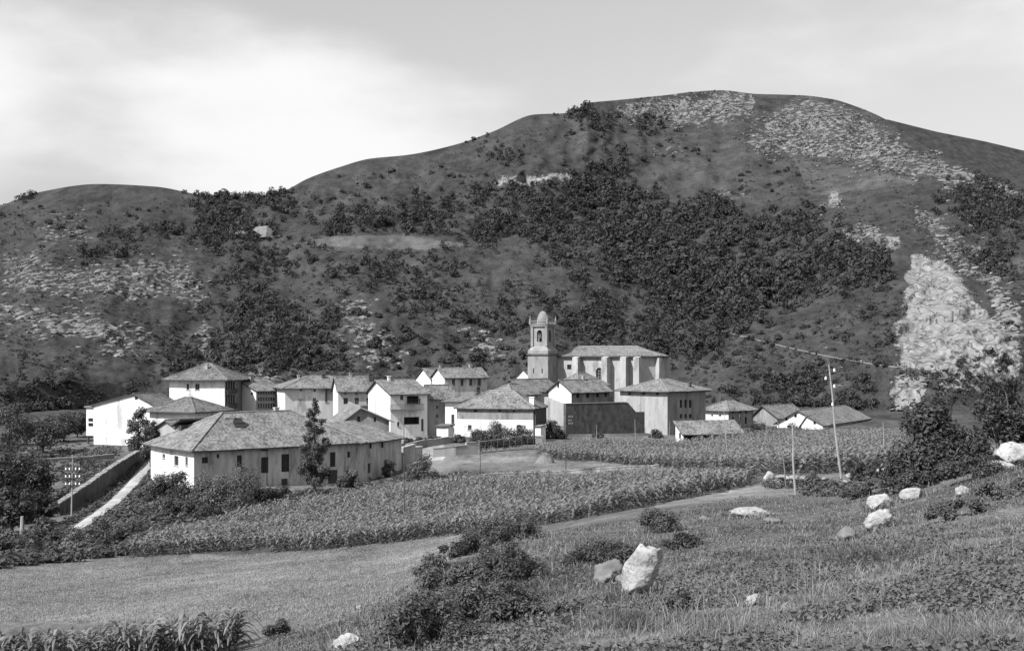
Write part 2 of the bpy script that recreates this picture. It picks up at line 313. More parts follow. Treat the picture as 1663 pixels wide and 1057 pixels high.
for poly, d in NEAR: tn = np.where(inpoly(Pn + 6 * fbm(Pn / 20, pyn / 12, 3), pyn + 3 * fbm(Pn / 20 + 9, pyn / 12, 3), poly), d, tn)
far_ = np.clip((Yn - 250) / 90, 0, 1); tn = tn * (1 - far_) + .075 * far_
tn = .55 * tn * (1 + .3 * fbm(Xn / 6, Yn / 6, 4) + .35 * fbm(Xn / 22 + 5, Yn / 11, 4, .6))
X = np.concatenate([Xn, Xh, Xk]); Yv = np.concatenate([Yn, Yh, Yk]); Z = np.concatenate([Zn, Zh, Zk])
TN = np.concatenate([tn, tone, np.full(Xk.shape, .06)]); RK = np.concatenate([np.zeros(Xn.shape), rock, np.zeros(Xk.shape)])
nr, nc = X.shape
idx = np.arange(nr * nc).reshape(nr, nc)
FQ = np.stack([idx[:-1, :-1], idx[:-1, 1:], idx[1:, 1:], idx[1:, :-1]], -1).reshape(-1, 4)
me = np_mesh('ground', np.stack([X, Yv, Z], -1).reshape(-1, 3), FQ, {'tone': TN.ravel(), 'rock': RK.ravel()}, True)
mg = bpy.data.materials.new('hillside_ground'); mg.use_nodes = True; nt = mg.node_tree; N, L = nt.nodes, nt.links; b = N['Principled BSDF']
b.inputs['Roughness'].default_value = 1; b.inputs['Specular IOR Level'].default_value = .05
ge_ = N.new('ShaderNodeNewGeometry'); ge = N.new('ShaderNodeMapping'); ge.inputs['Scale'].default_value = (1, .5, 1); L.new(ge_.outputs['Position'], ge.inputs[0])
def gnoise(sc, d=4, ro=.6):
    n = N.new('ShaderNodeTexNoise'); n.inputs['Scale'].default_value = sc; n.inputs['Detail'].default_value = d; n.inputs['Roughness'].default_value = ro; L.new(ge.outputs[0], n.inputs['Vector']); return n.outputs[0]
def mth(op, a, c):
    n = N.new('ShaderNodeMath'); n.operation = op
    for i, v in enumerate((a, c)):
        if isinstance(v, (int, float)): n.inputs[i].default_value = v
        else: L.new(v, n.inputs[i])
    return n.outputs[0]
def rmap(a, i0, i1, o0, o1, sm=False):
    n = N.new('ShaderNodeMapRange'); n.inputs[1].default_value = i0; n.inputs[2].default_value = i1; n.inputs[3].default_value = o0; n.inputs[4].default_value = o1
    if sm: n.interpolation_type = 'SMOOTHSTEP'
    L.new(a, n.inputs[0]); return n.outputs[0]
a1 = N.new('ShaderNodeAttribute'); a1.attribute_name = 'tone'; a2 = N.new('ShaderNodeAttribute'); a2.attribute_name = 'rock'
grassv = mth('MULTIPLY', a1.outputs['Fac'], mth('MULTIPLY', rmap(gnoise(.1, 8, .75), .3, .7, .4, 1.6), rmap(gnoise(1.3, 6, .75), .3, .7, .6, 1.4)))
rn = rmap(gnoise(.27, 6, .72), .28, .72, 0, 1)
rf = rmap(mth('SUBTRACT', rn, mth('SUBTRACT', 1.0, a2.outputs['Fac'])), -.06, .03, 0, 1, True)
vo = N.new('ShaderNodeTexVoronoi'); vo.feature = 'DISTANCE_TO_EDGE'; vo.inputs['Scale'].default_value = .2
wv = N.new('ShaderNodeVectorMath'); wv.operation = 'ADD'; nzc = N.new('ShaderNodeTexNoise'); nzc.inputs['Scale'].default_value = .3; nzc.inputs['Detail'].default_value = 4
L.new(ge.outputs[0], nzc.inputs['Vector']); wv2 = N.new('ShaderNodeVectorMath'); wv2.operation = 'SCALE'; wv2.inputs[3].default_value = 6; L.new(nzc.outputs['Color'], wv2.inputs[0]); L.new(ge.outputs[0], wv.inputs[0]); L.new(wv2.outputs[0], wv.inputs[1]); L.new(wv.outputs[0], vo.inputs['Vector'])
crack = rmap(vo.outputs['Distance'], 0, .07, .32, 1, True)
rockv = mth('MULTIPLY', mth('MULTIPLY', crack, rmap(gnoise(1.1, 5, .7), .3, .7, .75, 1.2)), mth('MULTIPLY', rmap(gnoise(.35, 6, .7), .3, .7, .085, .2), rmap(a2.outputs['Fac'], .45, .95, 1.0, 1.2)))
mixn = N.new('ShaderNodeMix'); mixn.data_type = 'FLOAT'; L.new(rf, mixn.inputs[0]); L.new(grassv, mixn.inputs[2]); L.new(rockv, mixn.inputs[3])
L.new(mixn.outputs[0], b.inputs['Base Color'])
bp = N.new('ShaderNodeBump'); bp.inputs['Strength'].default_value = .6; bp.inputs['Distance'].default_value = .8
L.new(mth('ADD', mth('MULTIPLY', gnoise(.5, 7, .75), rmap(a2.outputs['Fac'], .1, .8, 1.3, .35)), 0), bp.inputs['Height']); L.new(bp.outputs[0], b.inputs['Normal'])
ground = ob('ground', me, mg); tag(ground, kind='structure')
# queries on the sheet
def gz(px, Y):
    """ground height on the near sheet at azimuth px and distance Y"""
    px = np.asarray(px, float); Y = np.asarray(Y, float)
    c = np.interp(px, cols, np.arange(nc)); i = np.clip(c.astype(int), 0, nc - 2); a = c - i
    yb = Ybase(px); r = np.clip((np.log(Y) - math.log(1.2)) / (np.log(yb) - math.log(1.2)), 0, .99999) * (NR - 1); j = np.minimum(r.astype(int), NR - 2); q = r - j
    return (Zn[j, i] * (1 - a) + Zn[j, i + 1] * a) * (1 - q) + (Zn[j + 1, i] * (1 - a) + Zn[j + 1, i + 1] * a) * q
def gzx(x, y): return gz(CX + F * np.asarray(x) / np.asarray(y), y)
def seen(px, py, y0=6, y1=None):
    """first point of the near sheet that lies at photo position (px,py)"""
    ys = np.exp(np.linspace(math.log(y0), math.log(y1 or float(Ybase(px))), 700)); pp = HZ - (gz(np.full(700, float(px)), ys) - CZ) * F / ys
    k = np.nonzero(pp <= py)[0]; Y = ys[k[0]] if len(k) else ys[-1]
    return Vector(((px - CX) * Y / F, Y, float(gz(px, Y))))
def hill(px, py):
    """points of the hillside at photo positions (arrays)"""
    px = np.asarray(px, float); py = np.asarray(py, float)
    c = np.interp(px, cols, np.arange(nc)); i = np.clip(c.astype(int), 0, nc - 2); a = c - i
    pb = HZ - (ZB - CZ) * F / Ybase(px); t = np.clip((py - pb) / (ridge(px) - pb), .002, 1) * NH - 1; t = np.clip(t, 0, NH - 1.001); j = t.astype(int); q = t - j
    def S(A): return (A[j, i] * (1 - a) + A[j, i + 1] * a) * (1 - q) + (A[j + 1, i] * (1 - a) + A[j + 1, i + 1] * a) * q
    return np.stack([S(Xh), S(Yh), S(Zh)], -1)
# the higher ridge that shows behind the right shoulder
fx = np.arange(1330, 2200, 8.0); fr = np.interp(fx, [1330, 1400, 1440, 1520, 1600, 1663, 1800, 2200], [205, 196, 194, 214, 230, 245, 262, 330])
ft = np.linspace(0, 1, 40)[:, None]; fpy = 420 + (fr[None, :] - 420) * ft; fY = 1250 + 500 * ft + 14 * fbm(fx[None, :] / 40 + 0 * ft, fpy / 30, 3)
V = np.stack([(fx[None, :] - CX) * fY / F, fY, CZ - (fpy - HZ) * fY / F], -1); V = np.concatenate([V, V[-1:] + np.array([0, 200, -70])])
ii = np.arange(V.shape[0] * V.shape[1]).reshape(V.shape[:2])
me = np_mesh('far_hill', V.reshape(-1, 3), np.stack([ii[:-1, :-1], ii[:-1, 1:], ii[1:, 1:], ii[1:, :-1]], -1).reshape(-1, 4), {'tone': np.full(ii.size, .034), 'rock': np.zeros(ii.size)}, True)
tag(ob('far_hill', me, mg), kind='structure')
# ------------------------------------------------------------------ buildings
def clip(poly, a, b, c):
    out = []
    for i in range(len(poly)):
        p, q = poly[i - 1], poly[i]; dp = a * p[0] + b * p[1] - c; dq = a * q[0] + b * q[1] - c
        if (dp <= 0) != (dq <= 0): t = dp / (dp - dq); out.append((p[0] + (q[0] - p[0]) * t, p[1] + (q[1] - p[1]) * t))
        if dq <= 0: out.append(q)
    return out
def slope(mb, e0, e1, r1, r0, t=.2, cell=1.0, jit=.03, seed=0):
    """a tiled roof slope: uneven top, underside, closed edge"""
    e0, e1, r1, r0 = map(Vector, (e0, e1, r1, r0)); L0 = (e1 - e0).length; H = ((r0 + r1) / 2 - (e0 + e1) / 2).length
    n = max(2, int(L0 / cell)); m = max(2, int(H / cell)); rnd = random.Random(seed + int(L0 * 100)); G = []; U = []
    ed = (e1 - e0).normalized()
    for j in range(m + 1):
        v = j / m; row = []; ur = []
        for i in range(n + 1):
            u = i / n; p = (e0.lerp(e1, u)).lerp(r0.lerp(r1, u), v)
            ur.append(((p - e0).dot(ed), v * H)); p = p + Vector((0, 0, rnd.uniform(-jit, jit) - .05 * math.sin(math.pi * u) * (1 - v)))
            row.append(p)
        G.append(row); U.append(ur)
    dn = Vector((0, 0, -t))
    for j in range(m):
        for i in range(n):
            mb.poly([G[j][i], G[j][i + 1], G[j + 1][i + 1], G[j + 1][i]], 0, [U[j][i], U[j][i + 1], U[j + 1][i + 1], U[j + 1][i]])
            mb.poly([G[j + 1][i] + dn, G[j + 1][i + 1] + dn, G[j][i + 1] + dn, G[j][i] + dn], 1)
    for i in range(n): mb.poly([G[0][i] + dn, G[0][i + 1] + dn, G[0][i + 1], G[0][i]], 1); mb.poly([G[m][i], G[m][i + 1], G[m][i + 1] + dn, G[m][i] + dn], 1)
    for j in range(m): mb.poly([G[j][0], G[j + 1][0], G[j + 1][0] + dn, G[j][0] + dn], 1); mb.poly([G[j][n] + dn, G[j + 1][n] + dn, G[j + 1][n], G[j][n]], 1)
def caps(mb, p, q, r=.16, seed=0):
    """a line of bedded ridge tiles"""
    p, q = Vector(p), Vector(q); n = max(2, int((q - p).length / .45)); rnd = random.Random(seed)
    for i in range(n):
        a = p.lerp(q, i / n); c = p.lerp(q, (i + 1.08) / n); k = Vector((0, 0, rnd.uniform(-.02, .03))); mb.tube(a + k, c + k, r * rnd.uniform(.9, 1.15), r * .85, 5)
def railing(mb, a, b, h=.95, n=8, r=.025):
    a, b = Vector(a), Vector(b); up = Vector((0, 0, h)); mb.tube(a + up, b + up, r * 1.6, r * 1.6, 4)
    for i in range(n + 1): p = a.lerp(b, i / n); mb.tube(p, p + up, r, r, 4)
class House:
    def __init__(s, name, label, cat, c, Y, th, pL=None, pR=None, pe=0, pr=0, roof='hip', o=.6, A=None, B=None, wall=None, rm=None, op=(), pf=.5, group=None, band=None, t=.2, z0=None, wallR=None, under=None, hf=1.0, capr=.16, pt=None):
        th = R(th); s.th = th; co, si = math.cos(th), math.sin(th); s.co, s.si = co, si; s.Xc = (c - CX) * Y / F; s.Yc = Y
        s.A = A = A or s.uL(pL); s.B = B = B or s.uR(pR)
        s.z0 = z0 = float(gz(c, Y)) if z0 is None else z0
        s.h = h = CZ - (pe - HZ) * Y / F - z0; s.roof = roof; s.pf = pf
        s.root = tag(empty(name, (s.Xc, Y, z0), -th), label, cat, group)
        wall = wall or M_white; rm = rm or M_roof; s.wall = wall; s.rm = rm
        # ridge height from where the ridge shows
        mid = {'gy': (-A * (1 - pf), B * .0), 'gx': (0, B * pf), 'sx': (-A, 0), 'sy': (-A / 2, B)}.get(roof, (-A / 2, B / 2))
        ym = Y - mid[0] * -1 * 0 + (-mid[0]) * si + mid[1] * co
        s.rz = rz = CZ - (pr - HZ) * ym / F - z0 - h
        s.op = []
        cuts = {'L': [], 'R': [], 'K': [], 'F': []}
        for q in op:
            f, x0, x1, y0, y1, kind = q[:6]
            if f == 'L': ua, ub = A - s.uL(x0), A - s.uL(x1); yy = Y + (A - (ua + ub) / 2) * si
            else: ua, ub = s.uR(x0), s.uR(x1); yy = Y + (ua + ub) / 2 * co
            va, vb = CZ - (y1 - HZ) * yy / F - z0, CZ - (y0 - HZ) * yy / F - z0
            top = h - .08
            if f == 'L' and roof == 'gy' or f == 'R' and roof == 'gx': top = h + rz
            vb = min(vb, top); va = min(va, vb - .3); ua = max(ua, .08); ub = min(max(ub, ua + .25), (A if f == 'L' else B) - .08)
            cuts[f].append((ua, ub, va, vb)); s.op.append((f, ua, ub, va, vb, kind))
        mb = MB(); bot = -1.6
        for f, Lf in (('L', A), ('R', B), ('K', A), ('F', B)):
            us = sorted({0, Lf} | {x for q in cuts[f] for x in q[:2]}); top = h + (rz if (roof == 'gy' and f in 'LK') or (roof == 'gx' and f in 'RF') or roof[0] == 's' else 0)
            vs = sorted({bot, h, top} | {x for q in cuts[f] for x in q[2:]} | ({band} if band else set()))
            for u0, u1 in zip(us, us[1:]):
                for v0, v1 in zip(vs, vs[1:]):
                    if u1 - u0 < 1e-4 or v1 - v0 < 1e-4: continue
                    um, vm = (u0 + u1) / 2, (v0 + v1) / 2
                    if any(a < um < b_ and d < vm < e for a, b_, d, e in cuts[f]): continue
                    pg = [(u0, v0), (u1, v0), (u1, v1), (u0, v1)]
                    if top > h:
                        if roof in ('gy', 'gx'):
                            pk = pf if f in 'LR' else 1 - pf
                            pg = clip(pg, -rz / (pk * Lf), 1, h); pg = clip(pg, rz / ((1 - pk) * Lf), 1, h + rz / ((1 - pk) * Lf) * Lf)
                        else:
                            # mono-pitch: low side is R face (sx) or L face (sy)
                            lo = {'sx': {'L': (1, 0), 'K': (0, 1), 'R': (0, 0), 'F': (1, 1)}, 'sy': {'L': (0, 0), 'R': (0, 1), 'K': (1, 1), 'F': (1, 0)}}[roof][f]
                            k = (lo[1] - lo[0]) * rz / Lf; pg = clip(pg, -k, 1, h + lo[0] * rz)
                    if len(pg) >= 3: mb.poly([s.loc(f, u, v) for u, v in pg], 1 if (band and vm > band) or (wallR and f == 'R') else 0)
            for ua, ub, va, vb in cuts[f]:
                d = .22
                for (p, q) in (((ua, va), (ub, va)), ((ub, va), (ub, vb)), ((ub, vb), (ua, vb)), ((ua, vb), (ua, va))):
                    mb.poly([s.loc(f, *p), s.loc(f, *p, d), s.loc(f, *q, d), s.loc(f, *q)], 1 if wallR and f == 'R' else 0)
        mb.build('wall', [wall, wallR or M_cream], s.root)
        for f, ua, ub, va, vb, kind in s.op: s.window(f, ua, ub, va, vb, kind)
        # roof
        mb = MB(); cp = MB(); zt = h + .12; sd = int(c)
        def cap(p, q):
            if capr: caps(cp, p, q, capr, sd)
        if roof == 'gy':
            xr = -A * (1 - pf); ea = zt - o * rz / (pf * A); eb = zt - o * rz / ((1 - pf) * A); oo = o * .7
            slope(mb, (o, -oo, eb), (o, B + oo, eb), (xr, B + oo, zt + rz), (xr, -oo, zt + rz), t, seed=sd); slope(mb, (-A - o, B + oo, ea), (-A - o, -oo, ea), (xr, -oo, zt + rz), (xr, B + oo, zt + rz), t, seed=sd + 1); cap((xr, -oo, zt + rz), (xr, B + oo, zt + rz))
        elif roof == 'gx':
            yr = B * pf; ea = zt - o * rz / (pf * B); eb = zt - o * rz / ((1 - pf) * B); oo = o * .7
            slope(mb, (-A - oo, -o, ea), (oo, -o, ea), (oo, yr, zt + rz), (-A - oo, yr, zt + rz), t, seed=sd); slope(mb, (oo, B + o, eb), (-A - oo, B + o, eb), (-A - oo, yr, zt + rz), (oo, yr, zt + rz), t, seed=sd + 1); cap((-A - oo, yr, zt + rz), (oo, yr, zt + rz))
        elif roof == 'sx':
            k = rz / A; slope(mb, (o, -o, zt - o * k), (o, B + o, zt - o * k), (-A - .1, B + o, zt + rz), (-A - .1, -o, zt + rz), t, seed=sd)
        elif roof == 'sy':
            k = rz / B; slope(mb, (-A - o, -o, zt - o * k), (o, -o, zt - o * k), (o, B + .1, zt + rz), (-A - o, B + .1, zt + rz), t, seed=sd)
        else:
            m_ = min(A, B) / 2 * hf; e = zt - o * rz / (min(A, B) / 2); zr = zt + rz
            if A >= B: r0, r1 = (-A + m_, B / 2, zr), (-m_, B / 2, zr)
            else: r0, r1 = (-A / 2, m_, zr), (-A / 2, B - m_, zr)
            q = [(-A - o, -o, e), (o, -o, e), (o, B + o, e), (-A - o, B + o, e)]
            if A >= B: sl = [(q[0], q[1], r1, r0), (q[1], q[2], r1, r1), (q[2], q[3], r0, r1), (q[3], q[0], r0, r0)]; hp = [(q[0], r0), (q[1], r1), (q[2], r1), (q[3], r0)]
            else: sl = [(q[0], q[1], r0, r0), (q[1], q[2], r1, r0), (q[2], q[3], r1, r1), (q[3], q[0], r0, r1)]; hp = [(q[0], r0), (q[1], r0), (q[2], r1), (q[3], r1)]
            for i, z in enumerate(sl): slope(mb, *z, t=t, seed=sd + i)
            for p, z in hp: cap(p, z)
            if (Vector(r0) - Vector(r1)).length > .5: cap(r0, r1)
        s.roofo = mb.build('roof', [rm, under or M_darkwood], s.root)  # default dark wood underside also deepens the eave shade by colour
        if cp.v: cp.build('ridge_tiles', rm, s.roofo)
    def uL(s, px): k = (px - CX) / F; return (s.Xc - k * s.Yc) / (s.co + k * s.si)
    def uR(s, px): k = (px - CX) / F; return (k * s.Yc - s.Xc) / (s.si - k * s.co)
    def loc(s, f, u, v, d=0): return {'L': (u - s.A, d, v), 'R': (-d, u, v), 'K': (-u, s.B - d, v), 'F': (-s.A + d, s.B - u, v)}[f]
    def window(s, f, ua, ub, va, vb, kind):
        w, h = ub - ua, vb - va
        def panel(d): return [s.loc(f, ua, va, d), s.loc(f, ub, va, d), s.loc(f, ub, vb, d), s.loc(f, ua, vb, d)]
        def bar(mb, a, b_, c, e, d0, d1):
            P = [s.loc(f, *k) for k in ((a, c, d0), (b_, c, d0), (b_, e, d0), (a, e, d0), (a, c, d1), (b_, c, d1), (b_, e, d1), (a, e, d1))]
            for q in ((0, 1, 2, 3), (7, 6, 5, 4), (0, 4, 5, 1), (1, 5, 6, 2), (2, 6, 7, 3), (3, 7, 4, 0)): mb.poly([P[i] for i in q])
        mb = MB(); e = .06
        if kind == 'o':
            # open bay: floor, back and sides of the dark room behind
            D = 2.2
            for p, q in (((ua, va), (ub, va)), ((ub, va), (ub, vb)), ((ub, vb), (ua, vb)), ((ua, vb), (ua, va))): mb.poly([s.loc(f, *p, .22), s.loc(f, *p, D), s.loc(f, *q, D), s.loc(f, *q, .22)])
            mb.poly(panel(D)); mb.build('open_bay', M_darkwood, s.root); return
        if kind == 's':
            for k in range(2):
                m = MB(); bar(m, ua + k * w / 2 + .01, ua + (k + 1) * w / 2 - .01, va, vb, .02, .08); m.build('shutter', M_palewood, s.root)
            m = MB(); m.poly(panel(.2)); m.build('pane', M_glass, s.root); return
        if kind == 'd':
            bar(mb, ua, ub, va, vb, .14, .2); o = mb.build('door', M_darkwood, s.root)
            m = MB(); bar(m, ub - .2, ub - .1, va + h * .45, va + h * .52, .1, .14); m.build('handle', M_iron, o); return
        for a, b_, c, d in ((ua, ua + e, va, vb), (ub - e, ub, va, vb), (ua + e, ub - e, va, va + e), (ua + e, ub - e, vb - e, vb)): bar(mb, a, b_, c, d, .12, .19)
        if w > .6: bar(mb, (ua + ub) / 2 - .03, (ua + ub) / 2 + .03, va + e, vb - e, .13, .18)
        o = mb.build('window', M_frame if kind != 'k' else M_darkwood, s.root)
        m = MB(); m.poly(panel(.195)); m.build('pane', M_glass, o)
        if kind == 'w':
            m = MB(); bar(m, ua - .08, ub + .08, va - .1, va - .005, -.1, .1); m.build('sill', M_cream, o)
    def roof_z(s, x, y):
        A, B = s.A, s.B
        if s.roof == 'gy': return s.h + s.rz * min((x + A) / (s.pf * A), -x / ((1 - s.pf) * A))
        if s.roof == 'gx': return s.h + s.rz * min(y / (s.pf * B), (B - y) / ((1 - s.pf) * B))
        if s.roof == 'sx': return s.h + s.rz * -x / A
        if s.roof == 'sy': return s.h + s.rz * y / B
        return s.h + s.rz * min(1, min(y, B - y, x + A, -x) / (min(A, B) / 2))
    def chimney(s, fx, fy, w=.7, hh=1.2, m=None):
        x, y = -s.A * fx, s.B * fy; z = s.roof_z(x, y); mb = MB(); mb.box(x - w / 2, x + w / 2, y - w / 2, y + w / 2, z - .5, z + hh); mb.box(x - w / 2 - .08, x + w / 2 + .08, y - w / 2 - .08, y + w / 2 + .08, z + hh + .002, z + hh + .15)
        mb.build('chimney', m or M_cream, s.roofo)
    def balcony(s, f, x0, x1, py, dep=.9, solid=False, m=None):
        if f == 'L': ua, ub = s.A - s.uL(x0), s.A - s.uL(x1); yy = s.Yc + (s.A - (ua + ub) / 2) * s.si
        else: ua, ub = s.uR(x0), s.uR(x1); yy = s.Yc + (ua + ub) / 2 * s.co
        v = CZ - (py - HZ) * yy / F - s.z0; mb = MB()
        def P(u, vv, d): return s.loc(f, u, vv, d)
        a, b_ = P(ua, v - .15, .0), P(ub, v, -dep); q = [min(a[i], b_[i]) for i in range(3)] + [max(a[i], b_[i]) for i in range(3)]
        mb.box(q[0], q[3], q[1], q[4], q[2], q[5]); ro = mb.build('balcony', m or M_wood, s.root)
        mb = MB(); n = max(3, int((ub - ua) / .25))
        railing(mb, P(ua, v, -dep + .05), P(ub, v, -dep + .05), n=n, r=.03); railing(mb, P(ua, v, -.05), P(ua, v, -dep + .05), n=3); railing(mb, P(ub, v, -.05), P(ub, v, -dep + .05), n=3)
        mb.build('railing', m or M_wood, ro)
G1 = None
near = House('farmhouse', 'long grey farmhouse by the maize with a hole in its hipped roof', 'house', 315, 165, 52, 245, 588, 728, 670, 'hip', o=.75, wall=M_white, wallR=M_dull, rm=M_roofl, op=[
    ('L', 264, 268, 737, 744, 'w'), ('L', 283, 290, 740, 756, 'w'), ('L', 301, 305, 742, 756, 'w'),
    ('R', 328, 338, 742, 752, 'k'), ('R', 352, 356, 737, 744, 'k'), ('R', 386, 396, 724, 732, 'k'), ('R', 385, 393, 739, 758, 'k'), ('R', 424, 436, 723, 732, 'k'), ('R', 424, 436, 742, 768, 'k'), ('R', 459, 469, 721, 729, 'k'),
    ('R', 457, 470, 737, 766, 'k'), ('R', 457, 467, 777, 792, 'd'), ('R', 499, 505, 770, 784, 'd'), ('R', 536, 545, 734, 758, 'k'), ('R', 537, 545, 715, 722, 'k'), ('R', 533, 548, 763, 785, 'd'), ('R', 564, 569, 733, 743, 'k'), ('R', 562, 570, 764, 778, 'd')], hf=1.0, capr=.2)
# flat dark sheet painting the gloom of the hole where tiles have fallen in
hx, hy = -near.A * .33, near.B * .34; hzz = near.roof_z(hx, hy)
sl_ = near.rz / (near.A / 2)
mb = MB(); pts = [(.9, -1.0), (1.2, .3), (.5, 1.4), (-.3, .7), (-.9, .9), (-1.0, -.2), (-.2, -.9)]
mb.poly([(hx + a, hy + b_, hzz + .2 - a * sl_) for a, b_ in pts]); mb.build('roof_hole_shade', M_glass, near.roofo)
mb = MB(); mb.tube((hx - 1.0, hy - 1.6, hzz + .25 + sl_), (hx - .9, hy + .8, hzz + .3 + sl_ * .9), .08, .07, 4); mb.tube((hx + .2, hy - .9, hzz + .22 - sl_ * .2), (hx + .1, hy + .9, hzz + .25 - sl_ * .1), .07, .06, 4); mb.build('broken_batten', M_darkwood, near.roofo)
near.chimney(.52, .62, .6, .7, M_dull)
mb = MB(); mb.tube((.12, near.B * .41, -.4), (.12, near.B * .41, near.h - .2), .05, .05, 5); mb.build('downpipe', M_iron, near.root)
# a low roof light set on the slope
mb = MB(); dx, dy = -near.A * .8, near.B * .16; dz = near.roof_z(dx, dy); mb.box(dx - 1.2, dx + 1.0, dy - 1.3, dy + 1.3, dz - .8, dz + .9); dm = mb.build('dormer', M_darkwood, near.root)
mb = MB(); slope(mb, (dx - 1.7, dy + 1.8, dz + .75), (dx - 1.7, dy - 1.8, dz + .75), (dx + 1.6, dy - 1.8, dz + 1.7), (dx + 1.6, dy + 1.8, dz + 1.7), .15); mb.build('dormer_roof', [M_roof, M_darkwood], dm)
House('farmhouse_wing', 'low grey wing joined to the right end of the long farmhouse', 'house', 585, 180.4, 25, None, 652, 718, 690, 'sx', o=.7, A=9, wall=M_dull, rm=M_roofl, op=[('R', 600, 604, 718, 728, 'k'), ('R', 619, 623, 716, 727, 'k'), ('R', 597, 602, 752, 768, 'd')])
House('barn', 'gabled grey barn with two dark openings behind the farmhouse wing', 'barn', 557, 197, 76, None, 632, 683, 662, 'gx', o=.8, A=14, wall=M_grey, rm=M_roofl, under=M_palewood, op=[('R', 580, 585, 676, 688, 'k'), ('R', 607, 611, 677, 685, 'k')], pf=.38)
House('house', 'low white house with a broad hipped roof below the tall hip roofed house', 'house', 316, 206, 24, 243, None, 666, 646, 'hip', o=.9, B=8.5, rm=M_roofd, op=[('L', 275, 281, 666, 670, 'k')])
House('shed', 'small gabled shed tucked against the left end of the long farmhouse', 'shed', 301, 192, 38, 241, None, 706, 683, 'gy', o=.6, B=9, wall=M_cream, rm=M_roof, op=[('L', 250, 254, 691, 699, 'k')])
hl = House('house', 'white gabled house with one small attic window standing alone above the road', 'house', 252, 226, 18, 152, None, 659, 640, 'gy', o=.5, B=8, pf=.66, op=[('L', 219, 224, 641, 649, 'k')], rm=M_roofd)
mb = MB(); mb.box(-hl.A - 2.0, -hl.A - .02, .5, 4, 1.8, 7.0, 0); pb = mb.build('porch', M_white, hl.root)
mb = MB(); mb.box(-hl.A - 2.3, -hl.A - .03, .2, 4.3, 7.05, 7.35); mb.build('porch_roof', M_roofd, pb)
mb = MB(); mb.box(-hl.A - 1.5, -hl.A - .5, .44, .495, 3.6, 4.2); mb.box(-hl.A - 1.5, -hl.A - .5, .44, .495, 4.5, 5.1); mb.build('porch_window', M_glass, pb)
mb = MB(); [mb.box(-hl.A - 1.9 + i * 1.6, -hl.A - 1.6 + i * 1.6, .6, .9, -1, 1.79) for i in range(2)]; mb.build('porch_post', M_darkwood, pb)
def gal(f, x0, x1, n, rows, kind='k', fr=.7):
    st = (x1 - x0) / n; return [(f, x0 + i * st + st * (1 - fr) / 2, x0 + (i + 1) * st - st * (1 - fr) / 2, a, b_, kind) for i in range(n) for a, b_ in rows]
ha = House('house', 'tall white house with a pyramid hip roof and dark glazed galleries', 'house', 365, 262, 11, 275, 382, 613, 591, 'hip', o=1.2, B=11.5, rm=M_roofd, wallR=M_wood, op=[('L', 303, 307, 623, 633, 'w'), ('L', 317, 324, 623, 633, 'w')] + gal('R', 366.5, 381.5, 4, [(619, 633), (641, 657)]))
ha.balcony('R', 366, 382, 638, .6, m=M_darkwood); ha.balcony('R', 366, 382, 662, .6, m=M_darkwood); ha.chimney(.45, .3, .6, 1.0)
hb = House('house', 'white house with three rows of gallery windows beside the tall hip roofed house', 'house', 416, 268, 38, 362, 460, 634, 616, 'gy', o=.6, wallR=M_wood, pf=.45, op=[('L', 407, 411, 637, 641, 'k')] + gal('R', 418, 447, 7, [(635, 640), (645, 651), (655, 663)]))
hc = House('house', 'cream house with bright end wall and tall windows behind the slender tree', 'house', 463, 262, 70, 448, 588, 629, 611, 'hip', o=.8, wallR=M_pale, op=[('R', 486, 491, 647, 660, 's'), ('R', 487, 491, 631, 635, 'k'), ('R', 509, 513, 631, 636, 'k'), ('R', 528, 532, 631, 653, 'w'), ('R', 508, 513, 646, 660, 'w')])
hc.chimney(.4, .55, .7, .8, M_darkwall)
hd = House('house', 'cream three windowed house with a wooden balcony between two larger houses', 'house', 549, 258, 70, 541, 611, 632, 612, 'gy', o=.6, wallR=M_pale, op=[('R', 559, 563, 633, 640, 'w'), ('R', 577, 581, 633, 640, 'w'), ('R', 594, 598, 633, 640, 'k'), ('R', 558, 565, 646, 656, 'd'), ('R', 576, 583, 646, 656, 'd'), ('R', 595, 599, 646, 655, 'w')])
hd.balcony('R', 573, 606, 658, .9); hd.chimney(.35, .9, .9, 1.3, M_darkwall); hd.chimney(.5, .4, .5, .7)
he = House('house', 'white house with bright end wall, long balcony and an open loggia above the square', 'house', 634, 240, 62, 598, 694, 639, 618, 'gy', o=.7, wallR=M_white, op=[('R', 650, 655, 642, 649, 'w'), ('R', 661, 680, 643, 656, 'o'), ('R', 656, 681, 677, 689, 'o'), ('R', 645, 649, 685, 692, 'w'), ('R', 684, 688, 680, 700, 'd')], pf=.4)
he.balcony('R', 632, 685, 664, 1.2); he.chimney(.55, .3, .5, 1.0, M_white); he.balcony('R', 661, 681, 655, .5, m=M_darkwood)
House('house', 'small grey house with two little windows wedged beside the house with the loggia', 'house', 697, 246, 62, 686, 738, 643, 626, 'gy', o=.6, wallR=M_grey, op=[('R', 708, 712, 658, 664, 'w'), ('R', 708, 712, 672, 679, 'w')])
hg = House('house', 'pale gabled house with a row of four windows at the foot of the slope', 'house', 722, 300, 62, 702, 791, 612, 598, 'gy', o=.6, wallR=M_pale, op=[('R', 734, 739, 615, 626, 'w'), ('R', 748, 753, 615, 626, 'w'), ('R', 762, 767, 615, 626, 'w'), ('R', 776, 781, 615, 626, 'w'), ('R', 734, 738, 634, 641, 'k'), ('R', 774, 780, 629, 638, 'd')])
hg.balcony('R', 771, 784, 638, .9); hg.chimney(.5, .75, .5, .8); hg.chimney(.5, .05, .5, .6)
House('house', 'small white gable showing behind the house with four windows', 'house', 700, 308, 62, 676, None, 615, 599, 'gy', o=.5, B=10)
